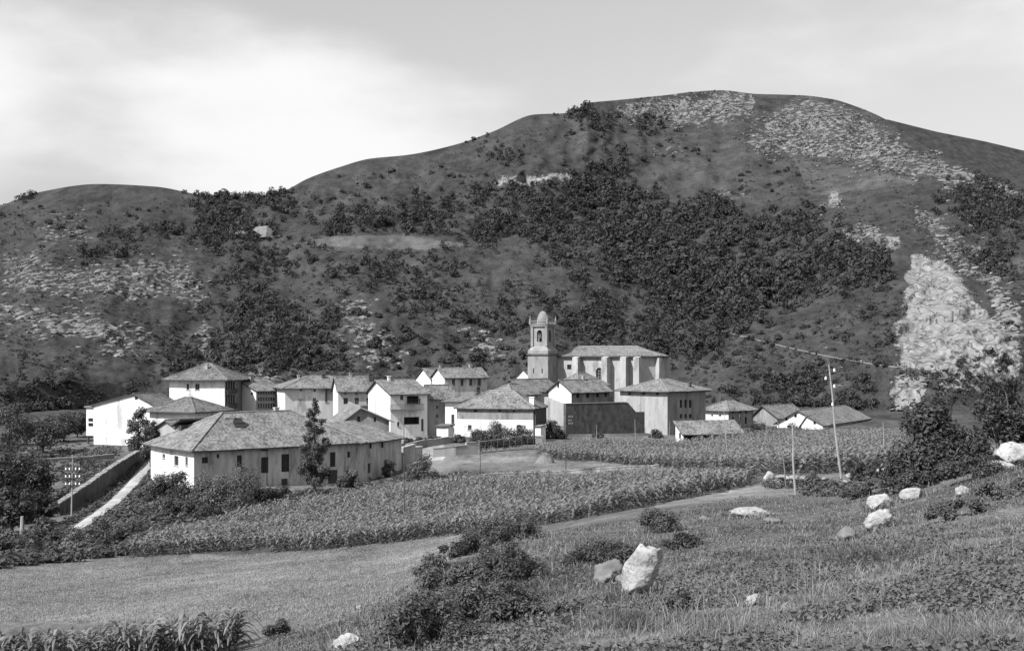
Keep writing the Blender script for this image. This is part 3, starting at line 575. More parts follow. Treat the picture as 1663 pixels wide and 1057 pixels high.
hh = House('house', 'white house with grey upper band and broad hipped roof behind the garden bush', 'house', 866, 235, 14, 742, 885, 662, 635, 'hip', o=.5, wallR=M_grey, rm=M_roof, band=CZ - (681 - HZ) * 237 / F - float(gz(866, 235)), op=[('L', 769, 775, 664, 669, 'k'), ('L', 809, 814, 664, 669, 'k'), ('L', 832, 837, 664, 669, 'k'), ('L', 760, 766, 690, 698, 'w'), ('L', 839, 846, 690, 698, 'w')])
hh.chimney(.06, .28, .9, 1.3, M_white)
mb = MB(); mb.box(.02, .3, .3, hh.B - .3, CZ - (691 - HZ) * 237 / F - hh.z0, hh.h - .25); wc = mb.build('wooden_cladding', M_darkwood, hh.root)
mb = MB(); [mb.box(.302, .36, .3 + i * (hh.B - .6) / 9, .38 + i * (hh.B - .6) / 9, CZ - (690.8 - HZ) * 237 / F - hh.z0, hh.h - .26) for i in range(10)]; mb.build('cladding_batten', M_wood, wc)
House('house', 'narrow white house with tall shutters attached to the banded house', 'house', 746, 240.5, 14, 723, None, 652, 645, 'sy', o=.7, B=9, op=[('L', 733, 738, 673, 689, 'w'), ('L', 733, 738, 695, 703, 'w')])
House('shed', 'low white shed in front of the small grey house', 'shed', 728, 230, 14, 709, None, 692, 689, 'sy', o=.3, B=3.5, rm=M_roofd)
House('lean_to', 'little white lean-to at the corner of the banded house', 'shed', 878, 232, 30, 869, None, 693, 690, 'sy', o=.15, B=2)
House('house', 'small gabled house half hidden by roofs left of the church tower', 'house', 848, 276, 40, 812, None, 634, 617, 'gy', o=.7, B=13, rm=M_roof, wall=M_cream)
House('house', 'low tiled house between the four window house and the church', 'house', 832, 268, 35, 792, None, 640, 624, 'hip', o=.6, B=10, rm=M_roof, wall=M_cream)
House('house', 'bright white gable peeping out behind the church tower', 'house', 866, 326, 35, 834, None, 618, 601, 'gy', o=.3, B=10)
House('house', 'low white house with tiled roof against the foot of the church tower', 'house', 892, 290, 28, 857, None, 630, 619, 'hip', o=.8, B=7, rm=M_roof)
hj2 = House('house', 'house with a pale hipped roof rising behind the gabled house by the court wall', 'house', 940, 282, 45, 904, 985, 624, 606, 'hip', o=.6, rm=M_roofl)
hj = House('house', 'white gabled house with four dark openings in its shaded side above the court', 'house', 928, 266, 45, 891, 990, 635, 618, 'gy', o=.7, wallR=M_grey, rm=M_roofl, op=[('L', 905, 908, 622, 630, 'k'), ('R', 936, 941, 636, 646, 'k'), ('R', 952, 957, 636, 646, 'k'), ('R', 968, 973, 636, 645, 'k'), ('R', 982, 986, 636, 644, 'k')])  # right wall darker in colour, painting its shade
hk = House('house', 'large pale house with hipped roof in front of the church apse', 'house', 1084, 258, 42, 1007, 1146, 634, 616, 'hip', o=.9, rm=M_roofl, wall=M_cream, wallR=M_grey, op=[('L', 1020, 1025, 636, 641, 'k'), ('L', 1043, 1048, 636, 641, 'k'), ('L', 1065, 1070, 636, 641, 'k'), ('L', 1018, 1024, 647, 656, 's'), ('L', 1041, 1048, 647, 668, 's'), ('L', 1064, 1070, 648, 668, 's')] + [('R', x, x + 4, a, b_, 'k') for x in (1104, 1111.5, 1119) for a, b_ in ((649, 662), (672, 679))])  # cream house, the shade of its right side put into the plaster colour
hk.chimney(.12, .72, .6, .9, M_darkwall)
House('shed', 'long open fronted shed with sloping tile roof beside the maize', 'shed', 1110, 238, 70, 1097, 1203, 703, 684, 'sx', o=.6, rm=M_roofl, wallR=M_wood, op=[('R', 1112, 1158, 704, 722, 'o'), ('R', 1161, 1200, 704, 722, 'o'), ('L', 1102, 1106, 703, 712, 'd')])
House('house', 'white house with hipped roof and three slit windows at the edge of the maize', 'house', 1183, 290, 48, 1145, 1223, 665, 651, 'hip', o=.8, rm=M_roofl, wallR=M_grey, op=[('L', 1155, 1158, 673, 676, 'k'), ('L', 1168, 1171, 673, 676, 'k')] + [('R', x, x + 3.5, a, b_, 'k') for x in (1189, 1200, 1209.5) for a, b_ in ((667, 671), (677, 688))])  # shade of the right wall painted in as greyer plaster
House('farm_building', 'farm building with a grey tile roof between two white farm gables', 'farm building', 1262, 298, 45, 1222, None, 677, 659, 'gy', o=.8, B=13, rm=M_roof, wall=M_grey, pf=.42)
House('farmhouse', 'white gabled farmhouse with a wide roof sloping down to the maize', 'house', 1336, 286, 33, 1262, 1410, 688, 667, 'gy', o=.8, rm=M_roof, pf=.47, op=[('L', 1275, 1279, 677, 683, 'k'), ('L', 1290, 1294, 672, 678, 'k'), ('L', 1320, 1324, 684, 690, 'k')])
House('farm_annex', 'small white lean-to annex at the corner of the wide roofed farmhouse', 'shed', 1336, 281, 33, 1301, None, 690, 676, 'gy', o=.5, B=4, rm=M_roof, pf=.25, op=[('L', 1321, 1325, 684, 689, 'k')])
p = hill([432], [389])[0]
House('hill_farmhouse', 'lone farmhouse high on the hillside beside a bright field', 'house', 432, float(p[1]), 40, 398, 452, 380, 368, 'hip', o=1.5, rm=M_roof, wall=M_grey, z0=float(p[2]) - 1, op=[('L', 410, 413, 383, 386, 'k'), ('L', 421, 424, 383, 386, 'k')], capr=0)
hc.chimney(.6, .25, .5, .9, M_cream); hb.chimney(.4, .3, .6, 1.0, M_cream); near.chimney(.3, .85, .6, .8, M_dull); hj.chimney(.5, .6, .5, .8, M_cream)
# ---- the ball court walls
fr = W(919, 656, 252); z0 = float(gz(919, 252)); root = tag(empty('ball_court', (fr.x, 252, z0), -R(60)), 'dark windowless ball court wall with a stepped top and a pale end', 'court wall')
hT = fr.z - z0
def uRf(px, th=60, c=fr): s_, c_ = math.sin(R(th)), math.cos(R(th)); k = (px - CX) / F; return (k * 252 - c.x) / (s_ - k * c_)
L1, L2, L3 = uRf(1020), uRf(1033), uRf(1090); hL = hT - 16 * 255 / F
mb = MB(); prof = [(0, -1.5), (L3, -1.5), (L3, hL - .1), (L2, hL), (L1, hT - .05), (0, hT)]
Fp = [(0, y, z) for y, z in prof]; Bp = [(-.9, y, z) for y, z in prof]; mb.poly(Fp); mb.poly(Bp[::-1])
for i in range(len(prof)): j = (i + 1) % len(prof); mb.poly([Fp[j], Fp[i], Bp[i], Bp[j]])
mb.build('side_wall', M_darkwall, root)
mb = MB(); mb.box(-.95, .06, -.02, L1 - .3, hT + .003, hT + .14); mb.build('coping', M_wood, root)
kk = (884 - CX) / F; AL = (fr.x - kk * 252) / (math.cos(R(60)) + kk * math.sin(R(60)))
mb = MB(); q = [(-AL, -1.5), (-.903, -1.5), (-.903, hT - .1), (-AL, hT + 1.2)]; a = [(x, .0, z) for x, z in q]; c = [(x, .8, z) for x, z in q]; mb.poly(a); mb.poly(c[::-1])
for i in range(4): j = (i + 1) % 4; mb.poly([a[j], a[i], c[i], c[j]])
mb.build('front_wall', M_cream, root)
for k, yy in enumerate((676, 682, 687)):
    mb = MB(); zz = CZ - (yy - HZ) * 253 / F - z0
    for i in range(4 - (k == 1)): mb.box(.003, .012, .55 + i * .32, .78 + i * .32, zz - .2, zz + .2)
    mb.build('painted_mark', M_cream, root)
# ---- church
TH = 28; cx = (890 - CX) / F * 302; zc = float(gz(900, 302)); ch = tag(empty('church', (cx, 302, zc), -R(TH)), 'stone church with domed bell tower, buttressed nave and long tiled roof', 'church')
def hz_(py, Y=302): return CZ - (py - HZ) * Y / F - zc
ts = 5.6; e1 = hz_(577); mb = MB(); mb.box(-ts, 0, 0, ts, -2, e1); mb.build('tower_shaft', M_stone, ch)
mb = MB(); mb.box(-ts - .25, .25, -.25, ts + .25, e1 + .003, e1 + .35); cn = mb.build('tower_cornice', M_darkwall, ch)
bs = 3.9; bm = (ts - bs) / 2; z2 = hz_(562); z3 = hz_(530)
mb = MB(); q0 = [(-ts, 0), (0, 0), (0, ts), (-ts, ts)]; q1 = [(-ts + bm, bm), (-bm, bm), (-bm, ts - bm), (-ts + bm, ts - bm)]
zq = e1 + .36; zm = zq + .8
for i in range(4):
    j = (i + 1) % 4; mb.poly([(*q0[i], zq), (*q0[j], zq), (*q0[j], zm), (*q0[i], zm)]); mb.poly([(*q0[i], zm), (*q0[j], zm), (*q1[j], z2), (*q1[i], z2)])
mb.poly([(*p, z2) for p in q1]); mb.build('tower_batter', M_stone, ch)
# belfry faces with arched openings
def arch_face(mb, P, D, Wd, z0, z1, a, b_, va, vs, T=.7, n=8):
    """P corner, D direction along the face; thickness T goes inward (left of D is outside-right)"""
    D = Vector(D); Nn = Vector((-D.y, D.x, 0)); P = Vector(P)
    def pt(u, v, d): q = P + D * u + Nn * d; return (q.x, q.y, v)
    def quad(u0, v0, u1, v1):
        for d, rv in ((0, 0), (T, 1)):
            f = [pt(u0, v0, d), pt(u1, v0, d), pt(u1, v1, d), pt(u0, v1, d)]; mb.poly(f[::-1] if rv else f)
    quad(0, z0, a, z1); quad(b_, z0, Wd, z1); quad(a, z0, b_, va)
    r = (b_ - a) / 2; c = (a + b_) / 2; ar = [(c - r * math.cos(math.pi * i / n), vs + r * math.sin(math.pi * i / n)) for i in range(n + 1)]
    for (u0, v0), (u1, v1) in zip(ar, ar[1:]):
        for d in (0, T): f = [pt(u0, v0, d), pt(u1, v1, d), pt(u1, z1, d), pt(u0, z1, d)]; mb.poly(f)
        mb.poly([pt(u0, v0, 0), pt(u1, v1, 0), pt(u1, v1, T), pt(u0, v0, T)])
    for u in (a, b_): mb.poly([pt(u, va, 0), pt(u, vs, 0), pt(u, vs, T), pt(u, va, T)])
    mb.poly([pt(a, va, 0), pt(b_, va, 0), pt(b_, va, T), pt(a, va, T)])
mb = MB(); hb_ = z3 - z2
for i in range(4):
    p, q = Vector((*q1[i], 0)), Vector((*q1[(i + 1) % 4], 0)); arch_face(mb, p, (q - p).normalized(), bs, z2 + .003, z3, bs * .32, bs * .68, z2 + hb_ * .22, z2 + hb_ * .68)
mb.build('belfry', M_stone, ch)
for i in range(4):
    mb = MB(); x, y = q1[i]; mb.box(x - .3, x + .3, y - .3, y + .3, z2 + .004, z3 - .003); mb.build('pilaster', M_stone, ch)
cb = Vector((-ts / 2, ts / 2))
for i in range(2):
    mb = MB(); p = Vector(((q1[i][0] + q1[i + 1][0]) / 2, (q1[i][1] + q1[i + 1][1]) / 2)).lerp(cb, .3); zb = z2 + hb_ * .66
    mb.lathe([(.05, zb), (.25, zb - .1), (.34, zb - .5), (.5, zb - 1.0), (.62, zb - 1.2), (.55, zb - 1.2)], 12, (p.x, p.y)); mb.build('bell', M_iron, ch, smooth=True)
mb = MB(); k = bm - .4; mb.box(-ts + k, -k, k, ts - k, z3 + .003, z3 + .4); mb.box(-ts + k - .15, -k + .15, k - .15, ts - k + .15, z3 + .403, z3 + .6); mb.build('belfry_cornice', M_stone, ch)
zt_ = z3 + .603; mb = MB()
for i in range(4):
    x0, y0 = [(-ts + k, k), (-k, k), (-k, ts - k), (-ts + k, ts - k)][i]; x1, y1 = [(-k, k), (-k, ts - k), (-ts + k, ts - k), (-ts + k, k)][i]
    railing(mb, (x0, y0, zt_), (x1, y1, zt_), .8, 9, .05)
mb.build('balustrade', M_stone, ch)
for i in range(4):
    x, y = [(-ts + k, k), (-k, k), (-k, ts - k), (-ts + k, ts - k)][i]; mb = MB(); mb.box(x - .22, x + .22, y - .22, y + .22, zt_, zt_ + .95); mb.lathe([(.2, zt_ + .951), (.24, zt_ + 1.15), (.1, zt_ + 1.5), (.16, zt_ + 1.65), (.02, zt_ + 2.1)], 8, (x, y)); mb.build('pinnacle', M_stone, ch)
zd = hz_(505); rd = 1.5; mb = MB(); hd_ = zd - zt_ - .5
mb.lathe([(rd, zt_), (rd, zt_ + .6), (rd * 1.04, zt_ + .62)] + [(max(.22, rd * math.cos(t) ** .95), zt_ + .62 + hd_ * math.sin(t) ** 1.25) for t in np.linspace(0.02, math.pi / 2 - .1, 9)], 16, (cb.x, cb.y)); dm = mb.build('dome', M_stone, ch, smooth=True)
mb = MB(); zz = zd; mb.lathe([(.3, zz - .2), (.42, zz), (.22, zz + .2), (.18, zz + .6), (.32, zz + .8), (.1, zz + 1.1), (.05, zz + 1.2)], 8, (cb.x, cb.y)); mb.box(cb.x - .04, cb.x + .04, cb.y - .04, cb.y + .04, zz + 1.2, zz + 2.0); mb.box(cb.x - .3, cb.x + .3, cb.y - .035, cb.y + .035, zz + 1.6, zz + 1.68); mb.build('finial', M_iron, dm)
for fx in (-1.6, -4.0):
    mb = MB(); mb.box(fx - .15, fx + .15, -.012, .2, e1 - 4.4, e1 - 3.2); mb.build('slit_window', M_glass, ch)
# nave
Ln, Dn = 22.3, 12.0; foot = [(-1, ts + .01), (Ln, ts + .01), (Ln + 3, ts + 3.2), (Ln + 3, ts + Dn - 3.2), (Ln, ts + Dn), (-1, ts + Dn)]; en = e1 - .1
mb = MB(); wu = (973 - CX) / F
def nave_u(px, y=ts): kx_ = (px - CX) / F; co, si = math.cos(R(TH)), math.sin(R(TH)); return (kx_ * (302 + y * co) - cx - y * si) / (co + kx_ * si)
ops = [(nave_u(968), nave_u(978), hz_(622, 300), hz_(597, 300)), (nave_u(921), nave_u(928), hz_(600, 304), hz_(592, 304))]
us = sorted({-1.0, Ln} | {x for o_ in ops for x in o_[:2]}); vs = sorted({-2.0, en} | {x for o_ in ops for x in o_[2:]})
for u0, u1 in zip(us, us[1:]):
    for v0, v1 in zip(vs, vs[1:]):
        if not any(a < (u0 + u1) / 2 < b_ and c < (v0 + v1) / 2 < d for a, b_, c, d in ops): mb.poly([(u0, ts, v0), (u1, ts, v0), (u1, ts, v1), (u0, ts, v1)])
for a, b_, c, d in ops:
    for p, q in (((a, c), (b_, c)), ((b_, c), (b_, d)), ((b_, d), (a, d)), ((a, d), (a, c))): mb.poly([(p[0], ts, p[1]), (p[0], ts + .5, p[1]), (q[0], ts + .5, q[1]), (q[0], ts, q[1])])
for i in range(1, 6): p, q = foot[i], foot[(i + 1) % 6]; mb.poly([(*p, -2), (*q, -2), (*q, en), (*p, en)])
mb.build('nave_wall', M_nave, ch)
a, b_, c, d = ops[0]
mb = MB(); r = (b_ - a) / 2; m_ = (a + b_) / 2; n = 8
ar = [(m_ - r * math.cos(math.pi * i / n), d - r + r * math.sin(math.pi * i / n)) for i in range(n + 1)]
for (u0, v0), (u1, v1) in zip(ar, ar[1:]): mb.poly([(u0, ts + .004, v0), (u1, ts + .004, v1), (u1, ts + .004, d), (u0, ts + .004, d)])
aw = mb.build('arched_window', M_cream, ch)
mb = MB(); mb.poly([(a, ts + .45, c), (b_, ts + .45, c), (b_, ts + .45, d), (a, ts + .45, d)]); mb.build('pane', M_glass, aw)
mb = MB(); [mb.box(a + (b_ - a) * t - .03, a + (b_ - a) * t + .03, ts + .38, ts + .44, c, d) for t in (.33, .67)]; [mb.box(a, b_, ts + .36, ts + .379, c + (d - c) * t - .03, c + (d - c) * t + .03) for t in (.2, .4, .6, .8)]; mb.build('glazing_bar', M_cream, aw)
a, b_, c, d = ops[1]; mb = MB(); mb.poly([(a, ts + .3, c), (b_, ts + .3, c), (b_, ts + .3, d), (a, ts + .3, d)]); mb.build('window', M_glass, ch)
for xb in (6.5, 14.3, 19.2, 22.6):
    mb = MB(); mb.box(xb - 1.5, xb, ts - 2.3, ts - .003, -2, en - .4); mb.poly([(xb - 1.5, ts - 2.3, en - .39), (xb, ts - 2.3, en - .39), (xb, ts - .01, en - .05), (xb - 1.5, ts - .01, en - .05)]); mb.build('buttress', M_nave, ch)
for (x, y, ang) in ((Ln + 3, ts + 3.2, -22), (Ln + 3, ts + Dn - 3.2, 22)):
    mb = MB(); ca, sa = math.cos(R(ang)), math.sin(R(ang)); P = [(0, -.6), (1.2, -.6), (1.2, .6), (0, .6)]; P = [(x - .2 + u * ca - v * sa, y + u * sa + v * ca) for u, v in P]
    for i in range(4): mb.poly([(*P[i], -2), (*P[(i + 1) % 4], -2), (*P[(i + 1) % 4], en - .5), (*P[i], en - .5)])
    mb.poly([(*p, en - .5) for p in P]); mb.build('buttress', M_nave, ch)
mb = MB(); zr = hz_(562.5, 304); ym = ts + Dn / 2; o = .8; ze = en + .1 - .1
E = [(-1.2, ts - o), (Ln + .3, ts - o), (Ln + 3 + o, ts + 2.9), (Ln + 3 + o, ts + Dn - 2.9), (Ln + .3, ts + Dn + o), (-1.2, ts + Dn + o)]
r0, r1 = (3.0, ym, zr), (Ln - 3.5, ym, zr); e_ = [(*p, ze) for p in E]
for i, z in enumerate([(e_[0], e_[1], r1, r0), (e_[1], e_[2], r1, r1), (e_[2], e_[3], r1, r1), (e_[3], e_[4], r1, r1), (e_[4], e_[5], r0, r1), (e_[5], e_[0], r0, r0)]): slope(mb, *z, t=.3, seed=i, cell=1.5)
nr_ = mb.build('nave_roof', [M_roof, M_darkwood], ch); cp = MB(); caps(cp, r0, r1, .2); [caps(cp, e_[i], r1, .18, i) for i in (1, 2)]; caps(cp, e_[0], r0, .18); cp.build('ridge_tiles', M_roof, nr_)
# ------------------------------------------------------------------ vegetation generators
def rot_frames(n, r): 
    """n random unit triads"""
    a = r.normal(size=(n, 3)); a /= np.linalg.norm(a, axis=1)[:, None]; b_ = r.normal(size=(n, 3)); b_ -= a * (a * b_).sum(1)[:, None]; b_ /= np.linalg.norm(b_, axis=1)[:, None]
    return a, b_
def leaf_cloud(r, clumps, n, size, flat=.3, out=.6, tri=False, lo=.3):
    """n leaf faces over ball-shaped clumps (x,y,z,rx,rz); returns V,F,tone"""
    clumps = np.asarray(clumps, float); wgt = clumps[:, 3] ** 2; k = r.choice(len(clumps), n, p=wgt / wgt.sum())
    d = r.normal(size=(n, 3)); d /= np.linalg.norm(d, axis=1)[:, None]
    rad = r.uniform(lo, 1.25 if lo < .5 else 1.05, n) ** .8
    c = clumps[k, :3] + d * rad[:, None] * np.stack([clumps[k, 3], clumps[k, 3], clumps[k, 4]], 1)
    a, b_ = rot_frames(n, r); nn = a * (1 - out) + d * out + np.array([0, 0, flat]); nn /= np.linalg.norm(nn, axis=1)[:, None]
    u = np.cross(nn, b_); u /= np.linalg.norm(u, axis=1)[:, None]; v = np.cross(nn, u); s = (size * r.uniform(.6, 1.4, n))[:, None]
    tone = np.clip(r.uniform(0, 1, n) * .6 + r.uniform(0, .4, len(clumps))[k], 0, 1)
    if tri:
        V = np.stack([c - u * s * .8 - v * s * .5, c + u * s * .8 - v * s * .5, c + v * s], 1).reshape(-1, 3); Fc = np.arange(3 * n).reshape(-1, 3); return V, Fc, np.repeat(tone, 3)
    V = np.stack([c - v * s, c + u * s * .45, c + v * s * 1.1, c - u * s * .45], 1).reshape(-1, 3); q = np.arange(n)[:, None] * 4
    Fc = np.concatenate([q + [0, 1, 2], q + [0, 2, 3]]); return V, Fc, np.repeat(tone, 4)
def limbs(mb, base, tips, r0=.2, bend=.15, seed=0):
    rnd = random.Random(seed)
    for tx, ty, tz, rr in tips:
        p = Vector(base); q = Vector((tx, ty, tz)); pts = [p]
        for t in (.35, .7, 1): pts.append(p.lerp(q, t) + Vector((rnd.uniform(-1, 1), rnd.uniform(-1, 1), rnd.uniform(-.3, .3))) * bend * (1 - t + .2) * (q - p).length)
        for i in range(3): mb.tube(pts[i], pts[i + 1], rr * (1 - i * .3), rr * (.7 - i * .28), 5)
def crown_clumps(r, w, h, zc, n, cs, cone=0):
    out = []
    for _ in range(n):
        d = r.normal(size=3); d /= np.linalg.norm(d); q = r.uniform(.3, .95) ** .6; z = zc + d[2] * h * .5 * q; t = (z - zc) / h + .5; k = (1 - cone * t)
        s = cs * r.uniform(.6, 1.25) * (1 - .5 * cone * t); out.append((d[0] * w * .5 * q * k, d[1] * w * .5 * q * k, z, s, s * .85))
    return out
def tree_parts(seed, w, h, trunk, n, leaf, nc=14, cs=.26, cone=0, tri=False, r0=.2, tips=5):
    r = np.random.default_rng(seed); zc = trunk + (h - trunk) * .5; cl = crown_clumps(r, w, h - trunk, zc, nc, w * cs, cone)
    V, Fc, t = leaf_cloud(r, cl, n, leaf, tri=tri); cm = np_mesh('crown', V, Fc, {'tone': t})
    mb = MB(); top = (r.uniform(-.1, .1) * w, r.uniform(-.1, .1) * w, h * .86); limbs(mb, (0, 0, -.6), [(*top, r0)], seed=seed, bend=.05)
    sel = sorted(cl, key=lambda c: -c[3])[:tips]; limbs(mb, (0, 0, trunk * .8), [(c[0], c[1], c[2], r0 * .45) for c in sel], seed=seed); tm = mb.mesh('trunk', [M_bark]); return cm, tm
def plant(name, label, cat, loc, cm, tm, mat_, group=None, rz=0, s=1.0, crown='crown', stem='trunk'):
    root = tag(empty(name, loc, rz), label, cat, group); root.scale = (s, s, s)
    if not cm.materials: cm.materials.append(mat_)
    ob(crown, cm, None, root)
    if tm: ob(stem, tm, None, root)
    return root
def poly_points(r, poly, n, jit=0):
    xs = [p[0] for p in poly]; ys = [p[1] for p in poly]; out = np.zeros((0, 2))
    while len(out) < n:
        q = np.stack([r.uniform(min(xs), max(xs), n * 2), r.uniform(min(ys), max(ys), n * 2)], 1); out = np.concatenate([out, q[inpoly(q[:, 0] + jit * fbm(q[:, 0] / 30, q[:, 1] / 30, 3), q[:, 1] + jit * fbm(q[:, 0] / 30 + 50, q[:, 1] / 30, 3), poly)]])
    return out[:n]
def stamp(protos, P, S, Z, r, tonej=.35, spread=2 * np.pi):
    """many copies of small meshes joined as one: returns V,F,tone"""
    Vs, Fs, Ts = [], [], []; off = 0
    for i in range(len(protos)):
        sel = np.arange(i, len(P), len(protos)); V, Fc, t = protos[i]; m = len(sel)
        if not m: continue
        a = r.uniform(0, spread, m); ca, sa = np.cos(a)[:, None], np.sin(a)[:, None]
        x = (V[None, :, 0] * ca - V[None, :, 1] * sa) * S[sel][:, None]; y = (V[None, :, 0] * sa + V[None, :, 1] * ca) * S[sel][:, None]; z = V[None, :, 2] * Z[sel][:, None]
        Vs.append((np.stack([x, y, z], -1) + P[sel][:, None, :]).reshape(-1, 3)); Fs.append((Fc[None] + (np.arange(m) * len(V))[:, None, None]).reshape(-1, Fc.shape[1]) + off); off += m * len(V)
        Ts.append(np.clip(t[None, :] + r.uniform(-tonej, tonej, m)[:, None], 0, 1).reshape(-1))
    return np.concatenate(Vs), np.concatenate(Fs), np.concatenate(Ts)
# ---- woods on the mountain: unit trees about 1 m wide, stamped at many sizes
def unit_tree(seed, n=105, bush=False):
    r = np.random.default_rng(seed); cl = crown_clumps(r, 1, .95 if not bush else .7, .55 if not bush else .32, 8, .27); return leaf_cloud(r, cl, n, .118, flat=.35, out=.93, tri=True, lo=.75)
UT = [unit_tree(100 + i) for i in range(8)]
WOODS = [  # outline, how many, crown width range
 ([(945, 255), (990, 258), (1030, 300), (1070, 330), (1200, 335), (1330, 350), (1420, 400), (1445, 440), (1350, 445), (1260, 470), (1230, 520), (1130, 535), (1050, 480), (970, 470), (900, 430), (860, 390), (810, 350), (830, 305), (935, 300)], 1350, (4, 9.5)),
 ([(945, 255), (990, 258), (1030, 320), (1040, 440), (1000, 460), (960, 380), (935, 300)], 260, (6, 11)),
 ([(1050, 350), (1200, 345), (1240, 440), (1200, 520), (1120, 520), (1060, 470)], 300, (6, 11)),
 ([(330, 398), (450, 402), (560, 418), (700, 425), (765, 465), (720, 500), (640, 480), (560, 480), (480, 490), (500, 550), (450, 590), (390, 600), (330, 560), (350, 470)], 620, (3, 7)),
 ([(500, 380), (555, 345), (680, 335), (820, 300), (870, 330), (880, 400), (780, 395), (640, 372), (560, 372)], 420, (4.5, 8)),
 ([(1505, 290), (1560, 285), (1640, 300), (1660, 340), (1640, 372), (1560, 350), (1520, 330)], 240, (4, 7)),
 ([(915, 178), (960, 178), (1010, 195), (1010, 210), (915, 210)], 80, (4.5, 8.5)), ([(1015, 190), (1090, 192), (1085, 210), (1020, 212)], 40, (4.5, 8)),
 ([(322, 316), (465, 312), (480, 345), (400, 350), (320, 335)], 110, (4.5, 8)), ([(335, 322), (380, 318), (465, 308), (465, 318), (335, 330)], 60, (5, 8.5)),
 ([(280, 375), (340, 350), (460, 360), (470, 395), (370, 400), (290, 400)], 170, (5, 9)),
 ([(860, 480), (1050, 490), (1130, 540), (1200, 550), (1130, 600), (1000, 560), (900, 560)], 330, (3.5, 7)),
 ([(140, 425), (200, 385), (300, 360), (310, 372), (210, 400), (150, 440)], 90, (4, 7)),
 ([(1250, 400), (1440, 405), (1450, 480), (1330, 490), (1240, 530)], 150, (4, 7)), ([(1150, 620), (1300, 610), (1440, 660), (1440, 685), (1230, 655), (1150, 648)], 170, (3, 5.5)),
 ([(1520, 330), (1663, 380), (1663, 460), (1580, 430)], 90, (3, 6)), ([(1550, 580), (1663, 590), (1663, 640), (1540, 640)], 40, (3, 5)),
 ([(0, 590), (100, 600), (130, 650), (130, 690), (0, 685)], 60, (3, 5.5)), ([(270, 530), (350, 560), (440, 610), (300, 605)], 80, (3, 6)),
 ([(790, 225), (830, 235), (850, 260), (780, 262)], 40, (4, 7)), ([(740, 225), (790, 210), (800, 216), (745, 232)], 12, (3, 5)), ([(0, 330), (60, 305), (70, 325), (0, 350)], 22, (4, 7)),
 ([(450, 480), (560, 500), (560, 610), (440, 600)], 110, (3, 6)), ([(650, 480), (860, 470), (870, 520), (700, 530)], 70, (3, 6))]
r = np.random.default_rng(11); PP, SS = [], []
for poly, n, (a, b_) in WOODS:
    q = poly_points(r, poly, int(n * 2.1), 42); dn = fbm(q[:, 0] / 30, q[:, 1] / 20, 4); q = q[np.argsort(-dn + r.normal(0, .22, len(q)))][:int(n * 1.2)]; r.shuffle(q); n = len(q); q = q + r.normal(0, 1, q.shape) * np.array([13, 8]); q[:, 1] = np.maximum(q[:, 1], ridge(q[:, 0]) + 3)
    q = q[~inpoly(q[:, 0], q[:, 1], TONES[0][0])]; n = len(q); PP.append(q); SS.append(r.uniform(a * .6, b_, n))
PP = np.concatenate(PP); SS = np.concatenate(SS) * .62 * r.choice([.6, .9, 1, 1.3], len(PP)); P3 = hill(PP[:, 0], PP[:, 1]); P3[:, 2] -= SS * .12
P3[:, 2] = np.where(True, P3[:, 2], 0)
V, Fc, t = stamp(UT, P3, SS, SS * r.uniform(.75, 1.15, len(SS)), r)
tag(ob('hillside_wood', np_mesh('hillside_wood', V, Fc, {'tone': t}), M_wood_leaf), 'dark broadleaf wood covering the mountainside behind the church', 'wood', kind='stuff')
# ---- single bushes dotted over the open slopes
bush_me = []
for i in range(6):
    V, Fc, t = unit_tree(300 + i, 140, True); m = np_mesh('crown', V, Fc, {'tone': t}); m.materials.append(M_wood_leaf); bush_me.append(m)
BZ = [([(560, 490), (680, 520), (860, 520), (860, 600), (700, 598), (600, 600)], 75, (2.2, 4.6), 'small dark bush dotted on the open slope left of the tower', 'bushes dotted on the slope'),
      ([(1130, 540), (1280, 540), (1450, 480), (1450, 640), (1330, 640), (1160, 600)], 40, (2, 4.2), 'lone dark bush on the bare slope under the pale hillside track', 'bushes under the track'),
      ([(380, 560), (520, 540), (600, 600), (480, 612), (390, 605)], 40, (2, 4.5), 'dark bush among pale rocks above the village roofs', 'bushes above the roofs'),
      ([(1020, 215), (1280, 260), (1320, 320), (1180, 320), (1060, 300)], 26, (2.5, 4.5), 'dark bush on the high pasture below the rocky summit', 'bushes on the high pasture'),
      ([(20, 350), (260, 330), (300, 380), (60, 420)], 24, (2.2, 4.5), 'dark bush on the rounded hill at the valley mouth', 'bushes on the rounded hill'),
      ([(480, 300), (640, 270), (780, 260), (800, 300), (560, 340)], 22, (2.2, 4), 'dark bush on the smooth grassy shoulder', 'bushes on the grassy shoulder')]
for poly, n, (a, b_), lab, gr in BZ:
    q = poly_points(r, poly, n); p3 = hill(q[:, 0], q[:, 1])
    for i in range(n):
        s_ = r.uniform(a, b_); o_ = ob('hillside_bush', bush_me[i % 6]); o_.location = p3[i] - np.array([0, 0, s_ * .06]); o_.scale = (s_, s_, s_ * r.uniform(.7, 1.1)); o_.rotation_euler = (0, 0, r.uniform(0, 6.28)); tag(o_, lab, 'bush', gr)
